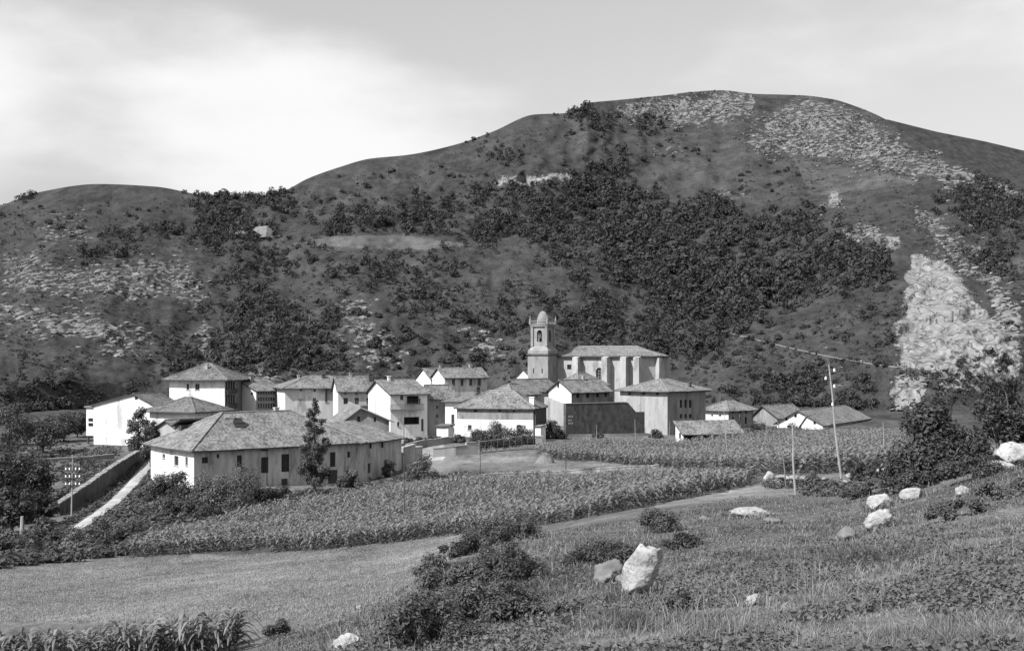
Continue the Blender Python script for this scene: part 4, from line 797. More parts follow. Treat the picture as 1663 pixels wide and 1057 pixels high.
# ---- limestone blocks: real stones over the rocky ground
def unit_rock(seed, sub=1):
    r = np.random.default_rng(seed); import bmesh; bm = bmesh.new(); bmesh.ops.create_icosphere(bm, subdivisions=sub, radius=.5)
    V = np.array([v.co for v in bm.verts]); Fc = np.array([[v.index for v in f.verts] for f in bm.faces]); bm.free()
    for k in range(4): d = r.normal(size=3); d /= np.linalg.norm(d); c = r.uniform(.22, .38); h_ = V @ d; V = V - np.maximum(h_ - c, 0)[:, None] * d
    V = V * (1 + r.uniform(-.12, .12, (len(V), 1))) * np.array([1.35, .85, .7]); return V, Fc, r.uniform(0, 1, len(V))
UR = [unit_rock(50 + i) for i in range(8)]
cnt = [600, 1100, 40, 40, 50, 200, 25, 60, 30, 260, 330, 90, 60, 170, 60, 40, 90, 40, 30, 25, 50]; PP = []; SS = []
for (poly, d), n in zip(ROCKS, cnt):
    q = poly_points(r, poly, int(n * 1.4), 34); q = q + r.normal(0, 1, q.shape) * np.array([7, 4]); q[:, 1] = np.maximum(q[:, 1], ridge(q[:, 0]) + 1); PP.append(q); SS.append(r.uniform(.15, 1, len(q)) ** 2.6 * (3.4 if d < .9 else 2.2))
q = poly_points(r, [(0, 420), (700, 420), (1450, 330), (1640, 420), (1640, 640), (0, 600)], 350, 10); PP.append(q); SS.append(r.uniform(.4, 1, 350) ** 3 * 2.0)
PP = np.concatenate(PP); SS = np.concatenate(SS); P3 = hill(PP[:, 0], PP[:, 1]); P3[:, 2] += SS * .05
V, Fc, t = stamp(UR, P3, SS, SS * r.uniform(.4, 1.0, len(SS)), r, spread=.9)
tag(ob('limestone_outcrop', np_mesh('limestone_outcrop', V, Fc, {'tone': t}), M_rockf), 'pale limestone blocks breaking through the mountain turf', 'rocks', kind='stuff')
# ---- hillside tracks
def strip(name, pts, wd, mat_, up=.12, near=False, **kw):
    q = []
    for (x0, y0), (x1, y1) in zip(pts, pts[1:]):
        n = max(2, int(math.hypot(x1 - x0, y1 - y0) / 5))
        for i in range(n): q.append((x0 + (x1 - x0) * i / n, y0 + (y1 - y0) * i / n))
    q.append(pts[-1]); C = np.array([seen(*p) for p in q]) if near else hill([p[0] for p in q], [p[1] for p in q])
    T = np.gradient(C, axis=0); T[:, 2] = 0; T /= np.linalg.norm(T, axis=1)[:, None]; Nn = np.stack([-T[:, 1], T[:, 0], 0 * T[:, 0]], 1)
    rows = []
    for k in (-1, -.4, .4, 1):
        P_ = C + Nn * wd * .5 * k
        if near: P_[:, 2] = gzx(P_[:, 0], P_[:, 1])
        rows.append(P_ + np.array([0, 0, up if abs(k) < 1 else -.1]))
    V = np.stack(rows, 1).reshape(-1, 3); n = len(C); ii = np.arange(n * 4).reshape(n, 4)
    return ob(name, np_mesh(name, V, np.stack([ii[:-1, :-1], ii[:-1, 1:], ii[1:, 1:], ii[1:, :-1]], -1).reshape(-1, 4), None, True), mat_)
M_track = mat('worn_track', .08, .13, .5, .95)
tag(strip('track', [(1155, 533), (1200, 545), (1270, 562), (1340, 578), (1420, 592), (1470, 598)], .9, M_track, .25), kind='structure')

# ---- low scrub over the open slopes
us_ = []
for i in range(6):
    rr = np.random.default_rng(500 + i); us_.append(leaf_cloud(rr, crown_clumps(rr, 1, .6, .25, 4, .3), 18, .2, flat=.5, out=.85, tri=True))
q = poly_points(r, [(-100, 320), (460, 320), (900, 200), (1440, 215), (1700, 330), (1700, 660), (-100, 660)], 26000, 10); dn = fbm(q[:, 0] / 45, q[:, 1] / 30, 4); q = q[dn + r.normal(0, .15, len(dn)) > -.05 + .08 * (q[:, 1] < 330)]
q = q[~inpoly(q[:, 0], q[:, 1], ROCKS[2][0]) & ~inpoly(q[:, 0], q[:, 1], TONES[0][0])]; P3 = hill(q[:, 0], q[:, 1]); S_ = r.uniform(.4, 1, len(q)) ** 2 * 2.2
V, Fc, t = stamp(us_, P3, S_, S_ * .8, r); tag(ob('hillside_scrub', np_mesh('hillside_scrub', V, Fc, {'tone': t * .8 + .2}), M_wood_leaf), 'low dark scrub speckling the mountain slopes', 'scrub', kind='stuff')
# ------------------------------------------------------------------ fields and foreground
def seen_many(px, py):
    """near-sheet points for many photo positions, hidden ground skipped"""
    ci = np.clip(np.searchsorted(cols, px), 0, nc - 1); out = np.zeros((len(px), 3))
    for c in np.unique(ci):
        m = ci == c; env = np.minimum.accumulate(HZ - (Zn[:, c] - CZ) * F / Yn[:, c]); k = np.concatenate([[True], np.diff(env) < -1e-6])
        out[m, 1] = np.exp(np.interp(-py[m], -env[k], np.log(Yn[k, c])))
    out[:, 0] = (px - CX) * out[:, 1] / F; out[:, 2] = gz(px, out[:, 1]); return out
def field_grid(outline, step, r, jit=.3):
    P = [seen(*p) for p in outline]; poly = [(p.x, p.y) for p in P]; xs = [p[0] for p in poly]; ys = [p[1] for p in poly]
    gx, gy = np.meshgrid(np.arange(min(xs), max(xs), step[0]), np.arange(min(ys), max(ys), step[1])); q = np.stack([gx.ravel(), gy.ravel()], 1) + r.uniform(-jit, jit, (gx.size, 2)) * np.array(step)
    q = q[inpoly(q[:, 0], q[:, 1], poly)]; return np.stack([q[:, 0], q[:, 1], gzx(q[:, 0], q[:, 1])], 1)
def maize(seed, H=2.0, nl=9, seg=2, wd=.045, ll=.75):
    r = np.random.default_rng(seed); V, Fc, T = [], [], []
    def add(v, f, t): b0 = sum(len(x) for x in V); V.append(np.array(v)); Fc.append(np.array(f) + b0); T.append(np.full(len(v), t))
    a = [(.018 * math.cos(k * 2.09), .018 * math.sin(k * 2.09), -.1) for k in range(3)] + [(.008 * math.cos(k * 2.09), .008 * math.sin(k * 2.09), H * .86) for k in range(3)]
    add(a, [(0, 1, 4), (0, 4, 3), (1, 2, 5), (1, 5, 4), (2, 0, 3), (2, 3, 5)], .45); ph = r.uniform(0, 6.28)
    for i in range(nl):
        z = H * (.16 + .68 * i / (nl - 1)); ph += math.pi + r.normal(0, .35); l = ll * (1 - .35 * abs(i / (nl - 1) - .5)) * r.uniform(.8, 1.15); dx, dy = math.cos(ph), math.sin(ph); rise = r.uniform(.35, .6) * l; v = []; f = []
        for s_ in range(seg + 1):
            q = s_ / seg; wq = wd * (1 - q ** 2 * .85) * (0.55 if s_ == 0 else 1); hz2 = z + rise * 1.9 * q - rise * 2.2 * q * q; c = (dx * l * q * .85, dy * l * q * .85); v += [(c[0] - dy * wq, c[1] + dx * wq, hz2 + .02), (c[0] + dy * wq, c[1] - dx * wq, hz2 - .01)]
        for s_ in range(seg): b0 = 2 * s_; f += [(b0, b0 + 1, b0 + 3), (b0, b0 + 3, b0 + 2)]
        add(v, f, np.clip(.25 + .6 * i / nl + r.normal(0, .15), 0, 1))
    for k in range(3):
        an = r.uniform(0, 6.28); add([(.01, 0, H * .85), (-.01, 0, H * .85), (.13 * math.cos(an), .13 * math.sin(an), H * 1.05)], [(0, 1, 2)], .95)
    return np.concatenate(V), np.concatenate(Fc), np.concatenate(T)
r = np.random.default_rng(21)
MZ = [maize(700 + i, seg=2, wd=.1, H=1.8, nl=8, ll=1.0) for i in range(10)]
Pm = field_grid([(205, 906), (300, 899), (430, 898), (560, 890), (700, 874), (800, 863), (900, 850), (1000, 833), (1100, 813), (1180, 797), (1238, 782), (1200, 782), (1000, 788), (850, 790), (700, 795), (620, 802), (540, 815), (470, 828), (420, 838), (360, 852), (300, 868), (215, 896)], (.62, 1.05), r)
Pm = Pm[fbm(Pm[:, 0] / 5 + 3, Pm[:, 1] / 5, 3) > -.42]
hv = .85 + .3 * fbm(Pm[:, 0] / 9, Pm[:, 1] / 9, 3) * 1.0 + r.uniform(-.2, .16, len(Pm))
V, Fc, t = stamp(MZ, Pm, np.ones(len(Pm)) * 1.15, hv, r, .2)
tag(ob('maize_field', np_mesh('maize_field', V, Fc, {'tone': t}), M_maize), 'wide field of tasselled maize in front of the long farmhouse', 'maize', kind='stuff')
MZ2 = [maize(740 + i, nl=6, seg=2, wd=.12, ll=1.0, H=1.75) for i in range(6)]
P2 = np.concatenate([field_grid([(872, 742), (960, 750), (1080, 762), (1200, 772), (1245, 776), (1250, 757), (1160, 745), (1050, 738), (960, 733), (880, 732)], (.8, 1.2), r),
    field_grid([(1100, 738), (1250, 754), (1262, 772), (1420, 770), (1470, 760), (1480, 748), (1300, 748), (1180, 740)], (.8, 1.2), r),
    field_grid([(930, 729), (1050, 734), (1180, 737), (1300, 743), (1490, 743), (1480, 722), (1440, 708), (1290, 706), (1215, 712), (1100, 726), (960, 722)], (1.1, 1.7), r)])
V, Fc, t = stamp(MZ2, P2, np.ones(len(P2)) * 1.35, .95 + r.uniform(-.12, .12, len(P2)), r, .25)
tag(ob('maize_field', np_mesh('maize_field', V, Fc, {'tone': t}), M_maize), 'maize fields in bands between the ball court and the stone wall', 'maize', kind='stuff')
# single maize plants close by
big = []
for i in range(6):
    V, Fc, t = maize(800 + i, 1.35, 11, 4, .065, .9); m = np_mesh('maize_plant', V, Fc, {'tone': t}, True); m.materials.append(M_maize); big.append(m)
n = 0
for yy in np.arange(30.5, 43, .62):
    for px in np.arange(-110, 385, 11.5):
        x = (px + r.uniform(-4, 4) - CX) * yy / F; y = yy + r.uniform(-.25, .25); pxx = CX + F * x / y
        if pxx > 375 + 22 * math.sin(yy * 2.1) or (y > 41 and r.random() < .4): continue
        o_ = ob('maize_plant', big[n % 6]); o_.location = (x, y, float(gz(pxx, y))); s_ = r.uniform(.5, .88); o_.scale = (s_, s_, s_); o_.rotation_euler = (r.normal(0, .05), r.normal(0, .05), r.uniform(0, 6.28)); n += 1
        tag(o_, 'tall maize plant in the small patch at the foot of the mown meadow', 'maize plant', 'maize plants in the small patch')
        if n >= 300: break
    if n >= 300: break
# grass of the foreground slope, short grass of the meadow
def blades(P, h, wd, r, lean=.5, tonev=None):
    n = len(P); a = r.uniform(0, 6.28, n); d = np.stack([np.cos(a), np.sin(a), 0 * a], 1); ln = np.abs(r.normal(0, lean, n))[:, None] * h[:, None]; e = r.uniform(0, 6.28, n); ld = np.stack([np.cos(e), np.sin(e), 0 * e], 1)
    w_ = wd[:, None]; up = np.array([0, 0, 1.0]); P = P - up * .02
    V = np.stack([P - d * w_, P + d * w_, P + ld * ln * .35 + up * h[:, None] * .6 + d * w_ * .7, P + ld * ln * .35 + up * h[:, None] * .6 - d * w_ * .7, P + ld * ln + up * h[:, None]], 1).reshape(-1, 3); q = np.arange(n)[:, None] * 5
    return V, np.concatenate([q + [0, 1, 2], q + [0, 2, 3], q + [3, 2, 4]]), np.repeat(tonev if tonev is not None else r.uniform(0, 1, n), 5)
fg = [(370, 1110), (440, 1030), (600, 985), (690, 935), (760, 895), (900, 862), (1050, 840), (1200, 806), (1300, 798), (1450, 775), (1720, 735), (1720, 1110)]
q = poly_points(r, fg, 210000); P3 = seen_many(q[:, 0], q[:, 1]); pt = fbm(P3[:, 0] / 1.6, P3[:, 1] / 1.6, 4); pt2 = fbm(P3[:, 0] / .35 + 7, P3[:, 1] / .35, 2)
keep = pt2 + .5 * pt + r.uniform(-.5, .9, len(q)) > 0; q, P3, pt, pt2 = q[keep], P3[keep], pt[keep], pt2[keep]
h_ = (.04 + .14 * np.clip(.4 + pt, 0, 1.2) * r.uniform(.3, 1.3, len(q))); wd_ = .0035 + .0003 * P3[:, 1]
V, Fc, t = blades(P3, h_, wd_, r, .9, np.clip(.45 - .5 * pt + .35 * pt2 + r.uniform(-.3, .3, len(q)), 0, 1))
tag(ob('hill_grass', np_mesh('hill_grass', V, Fc, {'tone': t}), M_grass), 'rough tufted grass covering the slope round the white boulders', 'grass', kind='stuff')
q = poly_points(r, NEAR[0][0], 60000); q = q[q[:, 0] > -40]; P3 = seen_many(q[:, 0], q[:, 1]); V, Fc, t = blades(P3, r.uniform(.04, .13, len(q)), .004 + .0003 * P3[:, 1], r, .6)
tag(ob('meadow_grass', np_mesh('meadow_grass', V, Fc, {'tone': np.clip(t * .4 + .6, 0, 1)}), M_grass), 'short pale grass of the mown meadow below the maize', 'grass', kind='stuff')
# pale dry stalks and weed leaves
q = poly_points(r, fg, 5000); P3 = seen_many(q[:, 0], q[:, 1]); pt = fbm(P3[:, 0] / 2.2 + 30, P3[:, 1] / 2.2, 3); P3 = P3[pt > .05]
V, Fc, t = blades(P3, r.uniform(.12, .34, len(P3)), .003 + .00018 * P3[:, 1], r, .6, r.uniform(.7, 1, len(P3)))
tag(ob('dry_stalks', np_mesh('dry_stalks', V, Fc, {'tone': t}), M_grass), 'pale dry grass stalks standing above the tufted slope', 'grass', kind='stuff')
q = poly_points(r, fg, 16000); P3 = seen_many(q[:, 0], q[:, 1]); pt = fbm(P3[:, 0] / 1.8 + 60, P3[:, 1] / 1.8, 3); P3 = P3[(pt > -.02)]; n = len(P3)
cl = np.concatenate([P3 + np.array([0, 0, .07]), np.full((n, 1), .08), np.full((n, 1), .08)], 1); V, Fc, t = leaf_cloud(r, cl, n * 5, .03, .7, .3, tri=True); sc_ = 1
tag(ob('weed_leaves', np_mesh('weed_leaves', V, Fc, {'tone': t}), M_leaflight), 'broad dark weed leaves growing through the grass of the slope', 'weeds', kind='stuff')
# ------------------------------------------------------------------ bushes and trees near by
def bush_mesh(seed, w, h, n, leaf, dep=None, nc=16, cs=.24, stems=6, twig=None):
    r = np.random.default_rng(seed); dep = dep or w; cl = []
    for _ in range(nc):
        a = r.uniform(0, 6.28); q = r.uniform(0, 1) ** .6; x, y = math.cos(a) * q, math.sin(a) * q; top = math.sqrt(max(.05, 1 - q * q)); z = h * r.uniform(.15, .85) * top; s_ = cs * min(w, h * 1.3) * r.uniform(.6, 1.2); cl.append((x * w * .5 * .8, y * dep * .5 * .8, max(z, s_ * .6), s_, s_ * .85))
    V, Fc, t = leaf_cloud(r, cl, n, leaf); cm = np_mesh('foliage', V, Fc, {'tone': t}); mb = MB(); sel = sorted(cl, key=lambda c: -c[2])[:stems]
    limbs(mb, (0, 0, -.2), [(c[0] * 1.15, c[1] * 1.15, c[2] + c[3] * .7, twig or .018 * h) for c in sel], seed=seed, bend=.12); return cm, mb.mesh('stem', [M_bark])
def bush(label, px, Y, w, h, n, leaf, m, seed, group=None, name='bush', dep=None, nc=16, cs=.24, cat='bush', dz=0):
    cm, tm = bush_mesh(seed, w, h, n, leaf, dep, nc, cs); z = float(gz(px, Y)); return plant(name, label, cat, ((px - CX) * Y / F, Y, z + dz), cm, tm, m, group, crown='foliage', stem='stem')
bush('very dark dense shrub standing below the limestone cliff', 1512, 47, 3.0, 4.0, 16000, .085, M_leafdark, 1, nc=26, cs=.26)
bush('dark dense shrub growing against the tallest dark shrub', 1562, 46, 2.0, 2.2, 6000, .08, M_leafdark, 2, nc=18, cs=.26)
bush('tall open leafy shrub with spiky shoots beside the pale rock', 1630, 44, 2.4, 4.4, 8000, .07, M_leafdark, 3, nc=46, cs=.14)
bush('low twiggy shrub at the foot of the dark shrub', 1490, 45, 1.4, .9, 3000, .06, M_leaf, 4, nc=18)
bush('broad leafy shrub in front of the two dark shrubs', 1595, 40, 2.8, 1.0, 4500, .055, M_leaf, 5, nc=22)
bush('low dark bramble on the slope under the pale rock', 1640, 30, 1.8, .5, 3500, .045, M_leaf, 6, nc=18)
bush('dark bramble mound on the slope above the tufted grass', 1560, 27, 1.8, .45, 3500, .04, M_leaf, 7, nc=18)
FB = [(700, 15.5, 1.5, .75, 7000, .028, M_leafdark, 'dark bramble at the bottom of the bank by the meadow'), (745, 17.5, 1.9, .8, 8000, .028, M_leaf, 'leafy bramble above the darkest bramble on the bank'),
 (800, 19, 1.5, .75, 6000, .028, M_leaf, 'bramble with pale leaves halfway up the bank'), (840, 24, 1.7, .95, 7000, .03, M_leafdark, 'dark glossy bush in the middle of the bank'), (770, 24, 1.8, .7, 6000, .03, M_leaf, 'low bush on the edge of the bank above the meadow'),
 (705, 29, .8, .6, 2200, .035, M_leafdark, 'small round bush alone on the meadow edge'), (760, 33, 1.5, .7, 4500, .035, M_leafdark, 'dark low bush trailing along the top of the bank'), (800, 36, 1.6, .95, 5000, .035, M_leafdark, 'dark bush at the top of the bank against the maize'),
 (850, 40, 1.6, .8, 4500, .04, M_leaf, 'bush beside the bright grass at the top of the bank'), (965, 27, 1.4, .95, 5500, .03, M_leafdark, 'dark shrub just behind the grey boulder'), (1015, 26, .8, .7, 3000, .03, M_leafdark, 'dark sprig between the grey and the white boulder'),
 (1065, 40, 1.3, 1.0, 4000, .04, M_leaf, 'bush on the rise behind the white boulder'), (1110, 30, 1.0, .5, 3000, .035, M_leafdark, 'low dark bush right of the white boulder'), (880, 17, 1.4, .4, 4000, .028, M_leaf, 'flat weedy mound in the tufted grass'),
 (450, 33, .75, .6, 2000, .04, M_leafdark, 'small dark bush at the corner of the maize patch'), (1110, 17, .5, .3, 1200, .025, M_leafdark, 'tiny dark tuft low on the tufted slope'), (1400, 52, 1.6, .6, 4000, .05, M_leaf, 'dark bramble between the leaning pole and the shrubs'),
 (1330, 82, 3.0, 1.1, 2600, .09, M_leafdark, 'bramble at the foot of the dry stone wall'), (1415, 82, 3.0, 1.1, 3000, .09, M_leafdark, 'bramble heap covering the end of the dry stone wall'), (1455, 60, 1.6, .9, 2400, .07, M_leafdark, 'dark thicket left of the tall shrubs')]
for i, (px, Y, w_, hh_, n, lf, m, lab) in enumerate(FB): bush(lab, px, Y, w_ * 1.25, hh_ * (.85 if Y < 45 else 1), int(n * .95), lf * 1.1, M_leaf if i % 3 else m, 30 + i, nc=18, name='bramble' if 'bramble' in lab else 'bush')
# round the farmhouse and the road
FH = [(262, 152, 3.2, 3.4, 'round bush before the white end of the long farmhouse'), (292, 150, 3.4, 3.6, 'grey leafy bush touching the farmhouse corner'), (325, 148, 4.0, 3.6, 'bushy shrub under the farmhouse corner window'), (360, 147, 4.2, 3.8, 'tall shrub hiding the farmhouse wall left of the trellis'), (398, 146, 4.0, 4.8, 'small fruit tree shaped shrub before the farmhouse'), (430, 148, 3.0, 3.2, 'dark shrub below the broken window shutters'), (460, 152, 2.6, 1.8, 'low round bush by the farmhouse door'), (240, 155, 2.6, 1.9, 'roadside bush beside the pale road'), (285, 138, 5.0, 2.2, 'spreading bush on the bank below the road'), (345, 134, 4.5, 2.0, 'bush on the bank above the maize corner'),
 (560, 170, 1.8, 1.6, 'bush by the arched farmhouse door'), (575, 171, 1.6, 2.2, 'shrub by the farmhouse wing corner'), (690, 165, 3.0, 3.4, 'feathery shrub at the end of the maize by the square'), (672, 172, 2.4, 1.6, 'low bush beside the village square'), (632, 184, 1.8, 2.2, 'climbing shrub on the wing wall')]
for i, (px, Y, w_, h_, lab) in enumerate(FH): bush(lab, px, Y, w_ * 1.3, h_ * 1.25, 3200, .14, [M_leaf, M_leafdark, M_leaf, M_leaflight][i % 4], 80 + i, nc=16)
hedge_l = ['dark', 'leafy', 'ragged', 'tall', 'low', 'broad', 'twiggy', 'dense', 'pale', 'tangled', 'spindly', 'rounded', 'weedy']
for i in range(13):
    px = -20 + i * 19 + r.uniform(-5, 5); Y = 112 + r.uniform(-4, 8); bush('%s shrub in the hedge between the meadow and the road' % hedge_l[i], px, Y, r.uniform(2.4, 3.4), r.uniform(1.5, 2.6), 1800, .13, [M_leaf, M_leafdark, M_leaflight][i % 3], 120 + i, 'hedge along the meadow', name='hedge_shrub', cat='shrub')
for i, (px, Y, w_, h_, lab) in enumerate([(785, 226, 5, 3.0, 'grey garden bush at the left end of the trellis'), (815, 227, 6.5, 4.4, 'large mounded garden bush in front of the banded house'), (850, 227, 5, 3.2, 'garden bush under the right window of the banded house'), (897, 240, 5.5, 3.6, 'dark ivy bush in the corner by the ball court'), (745, 226, 3, 1.6, 'low garden bush on the terrace wall'), (716, 226, 3, 1.5, 'small bush on the terrace by the low shed'), (662, 222, 3.5, 1.6, 'dark hedge bush at the left end of the square fence'), (684, 226, 3.5, 1.5, 'dark hedge bush under the house with the loggia'), (704, 229, 3.2, 1.5, 'dark hedge bush beside the low white shed')]): bush(lab, px, Y, w_, h_, 4200, .17, M_leafdark if 'dark' in lab else M_leaf, 150 + i)
for i, (px, Y, w_, h_, lab) in enumerate([(1232, 270, 5, 3.2, 'dark bush against the farm building gable'), (1292, 268, 4, 2.6, 'dark bush before the white farmhouse gable'), (1250, 262, 3.5, 2.0, 'low bush at the edge of the maize by the farm'), (970, 246, 3, 1.6, 'bush at the foot of the dark court wall'), (1065, 250, 3, 1.8, 'weedy bush at the end of the court wall')]): bush(lab, px, Y, w_, h_, 1200, .2, M_leafdark, 170 + i)
TR = [(10, 150, 8, 9, 'dark broadleaf tree on the slope left of the road'), (52, 158, 7, 8, 'dark tree leaning over the retaining wall'), (-40, 150, 9, 10, 'large dark tree at the edge of the valley road'), (18, 205, 9, 12, 'tall dark tree behind the roadside trees'), (70, 215, 8, 8.5, 'dark tree above the terraced garden'), (-30, 225, 10, 13, 'tallest dark tree at the foot of the rounded hill'), (100, 235, 7, 7, 'rounded dark tree left of the lone white gabled house'), (126, 245, 6, 6.5, 'dark tree just behind the porch of the white gabled house'), (20, 128, 5, 5.5, 'small dark tree overhanging the hedge'), (62, 134, 4.5, 4.5, 'young dark tree by the end of the retaining wall')]
for i, (px, Y, w_, h_, lab) in enumerate(TR):
    w_, h_ = w_ * .85, h_ * .8; cm, tm = tree_parts(200 + i, w_, h_, h_ * .16, 5200, .2, 34, .18, r0=.18); plant('tree', lab, 'tree', ((px - CX) * Y / F, Y, float(gz(px, Y))), cm, tm, M_leafdark if Y < 200 else M_leaf, 'dark trees left of the road')
cm, tm = tree_parts(230, 4.2, 9.0, 1.2, 4600, .18, 34, .19, cone=.35, r0=.14); plant('tree', 'mid grey bushy tree against the white gabled house', 'tree', ((224 - CX) * 205 / F, 205, float(gz(224, 205))), cm, tm, M_leaf)
cm, tm = tree_parts(231, 3.6, 7.5, 1.0, 3800, .18, 30, .19, cone=.3, r0=.12); plant('tree', 'smaller tree beside the shed at the farmhouse end', 'tree', ((243 - CX) * 196 / F, 196, float(gz(243, 196))), cm, tm, M_leafdark)
# the slender tree before the farmhouse
rr = np.random.default_rng(5); cl = []
for z in np.repeat(np.linspace(2.0, 12.0, 26), 2) + np.tile([0, .2], 26):
    t_ = min(1, (z - 2.0) / 10.2); wq = 2.5 * (1 - t_) ** .75 * min(1, .45 + t_ * 2.2) + .25; a = rr.uniform(0, 6.28); d_ = wq * rr.uniform(.15, .95); cl.append((math.cos(a) * d_, math.sin(a) * d_, z, .3 + .48 * (1 - t_), .34 + .4 * (1 - t_)))
V, Fc, t = leaf_cloud(rr, cl, 9500, .15); cm = np_mesh('crown', V, Fc, {'tone': t}); mb = MB(); mb.tube((0, 0, -.4), (.1, 0, 5), .16, .11, 6); mb.tube((.1, 0, 5), (-.05, .05, 9), .11, .07, 6); mb.tube((-.05, .05, 9), (.02, 0, 12.6), .07, .02, 5); limbs(mb, (0, 0, 3), [(c[0], c[1], c[2], .05) for c in cl[8:28:4]], seed=3); limbs(mb, (0, 0, 6.5), [(c[0], c[1], c[2], .04) for c in cl[24:50:4]], seed=4)
plant('slender_tree', 'slender tall tree with thin trunk standing against the long farmhouse', 'tree', ((511 - CX) * 160 / F, 160, float(gz(511, 160))), cm, mb.mesh('trunk', [M_bark]), M_leafdark)
# ------------------------------------------------------------------ boulders
def boulder(label, px, py, w_, h_, dp, seed, lean=0, m=None, sub=4, name='boulder', amp=.07):
    import bmesh
    p = seen(px, py); r = np.random.default_rng(seed); bm = bmesh.new(); bmesh.ops.create_icosphere(bm, subdivisions=sub, radius=.5); V = np.array([v.co for v in bm.verts]); Fc = np.array([[v.index for v in f.verts] for f in bm.faces]); bm.free(); Vn = V * 2
    for k in range(9): d = r.normal(size=3); d /= np.linalg.norm(d); c = r.uniform(.3, .44); q = V @ d; V = V - (np.maximum(q - c, 0) * .85)[:, None] * d
    for f_, a_ in ((2.2, amp), (5, amp * .45), (11, amp * .22), (23, amp * .1)): V = V + Vn * (fbm(Vn[:, 0] * f_ + seed + Vn[:, 2] * f_ * .6, Vn[:, 1] * f_ + Vn[:, 2] * f_ * .8 + 9, 2) * a_)[:, None]
    V = V * np.array([w_, dp, h_]) * .95; V[:, 0] += lean * V[:, 2]; V[:, 2] += h_ * .34
    return tag(ob(name, np_mesh(name, V, Fc, None, True), m or M_rock, loc=p), label, 'rock')
boulder('big white leaning boulder in the grass', 1040, 968, .62, 1.1, .6, 1, .38)
boulder('grey pointed boulder half sunk in weeds beside the white boulder', 990, 952, .62, .62, .6, 2, .1, M_rockf); boulder('low grey stone between the two largest boulders', 1012, 955, .3, .3, .3, 9, 0, M_rockf)
boulder('long low white rock lying flat in the grass', 1218, 840, 1.5, .5, .9, 3, 0); boulder('rounded pale rock above the cracked white rock', 1425, 828, 1.0, .65, .8, 4, .2); boulder('cracked white rock below the rounded pale rock', 1422, 864, .72, .62, .6, 5, .55); boulder('small pale rock by the cracked white rock', 1374, 878, .45, .42, .5, 6, .2, M_rockf)
boulder('large pale rock under the tall leafy shrub', 1650, 760, 1.5, 1.0, 1.2, 7); boulder('long pale slab below the largest pale rock', 1622, 768, 1.1, .5, .8, 8); boulder('small white stone in the tufted grass', 1222, 984, .18, .2, .18, 10, .4); boulder('domed white rock at the foot of the meadow grass', 562, 1056, .5, .32, .4, 11)
boulder('little pale stone on the meadow grass', 586, 990, .35, .15, .3, 12); boulder('stone almost hidden near the long low rock', 1145, 848, .55, .3, .4, 13, 0, M_rockf); boulder('flat stone beside the long low rock', 1255, 850, .6, .25, .4, 14, 0, M_rockf); boulder('pale stone below the dark thicket', 1480, 812, .8, .5, .5, 15, .2); boulder('pale stone among the brambles of the slope', 1562, 806, .5, .4, .4, 16)
# ------------------------------------------------------------------ walls, road, poles
stone_me = []
for i in range(8):
    V, Fc, t = unit_rock(900 + i, 2); m = np_mesh('stone', V, Fc, None, True); m.materials.append(M_stonew); stone_me.append(m)
def stone_wall(label, pts, Ys, hgt, size, seed, name='dry_stone_wall'):
    r = np.random.default_rng(seed); P = [Vector(((px - CX) * Y / F, Y, float(gz(px, Y)))) for px, Y in zip(pts, Ys)]; root = tag(empty(name, P[0]), label, 'wall'); k = 0
    for p, q in zip(P, P[1:]):
        n = max(2, int((q - p).length / (size * .85)))
        for j in range(max(1, int(hgt / (size * .62)))):
            for i in range(n):
                c = p.lerp(q, (i + .5 * (j % 2) + r.uniform(-.1, .1)) / n); c.z = float(gzx(c.x, c.y)) + size * .62 * (j + .35); o_ = ob('stone', stone_me[k % 8], None, root); o_.location = c - P[0] + Vector((0, r.uniform(-.1, .1), 0)); s_ = size * r.uniform(.85, 1.35); o_.scale = (s_ * 1.1, s_, s_ * r.uniform(.8, 1.0)); o_.rotation_euler = (0, r.uniform(-.2, .2), r.uniform(0, 6.28)); k += 1
stone_wall('dry stone wall behind the leaning pole', [1262, 1290, 1320, 1345], [92, 90, 89, 88], .9, .55, 1); stone_wall('broken dry stone wall running into the thicket', [1372, 1400, 1430, 1455], [89, 88, 86, 84], 1.1, .6, 2)
boulder('upright pale stone at the gap in the field wall', 1249, 785, .9, 1.1, .7, 21); boulder('pale block on top of the broken stone wall', 1403, 768, .8, .5, .6, 22)
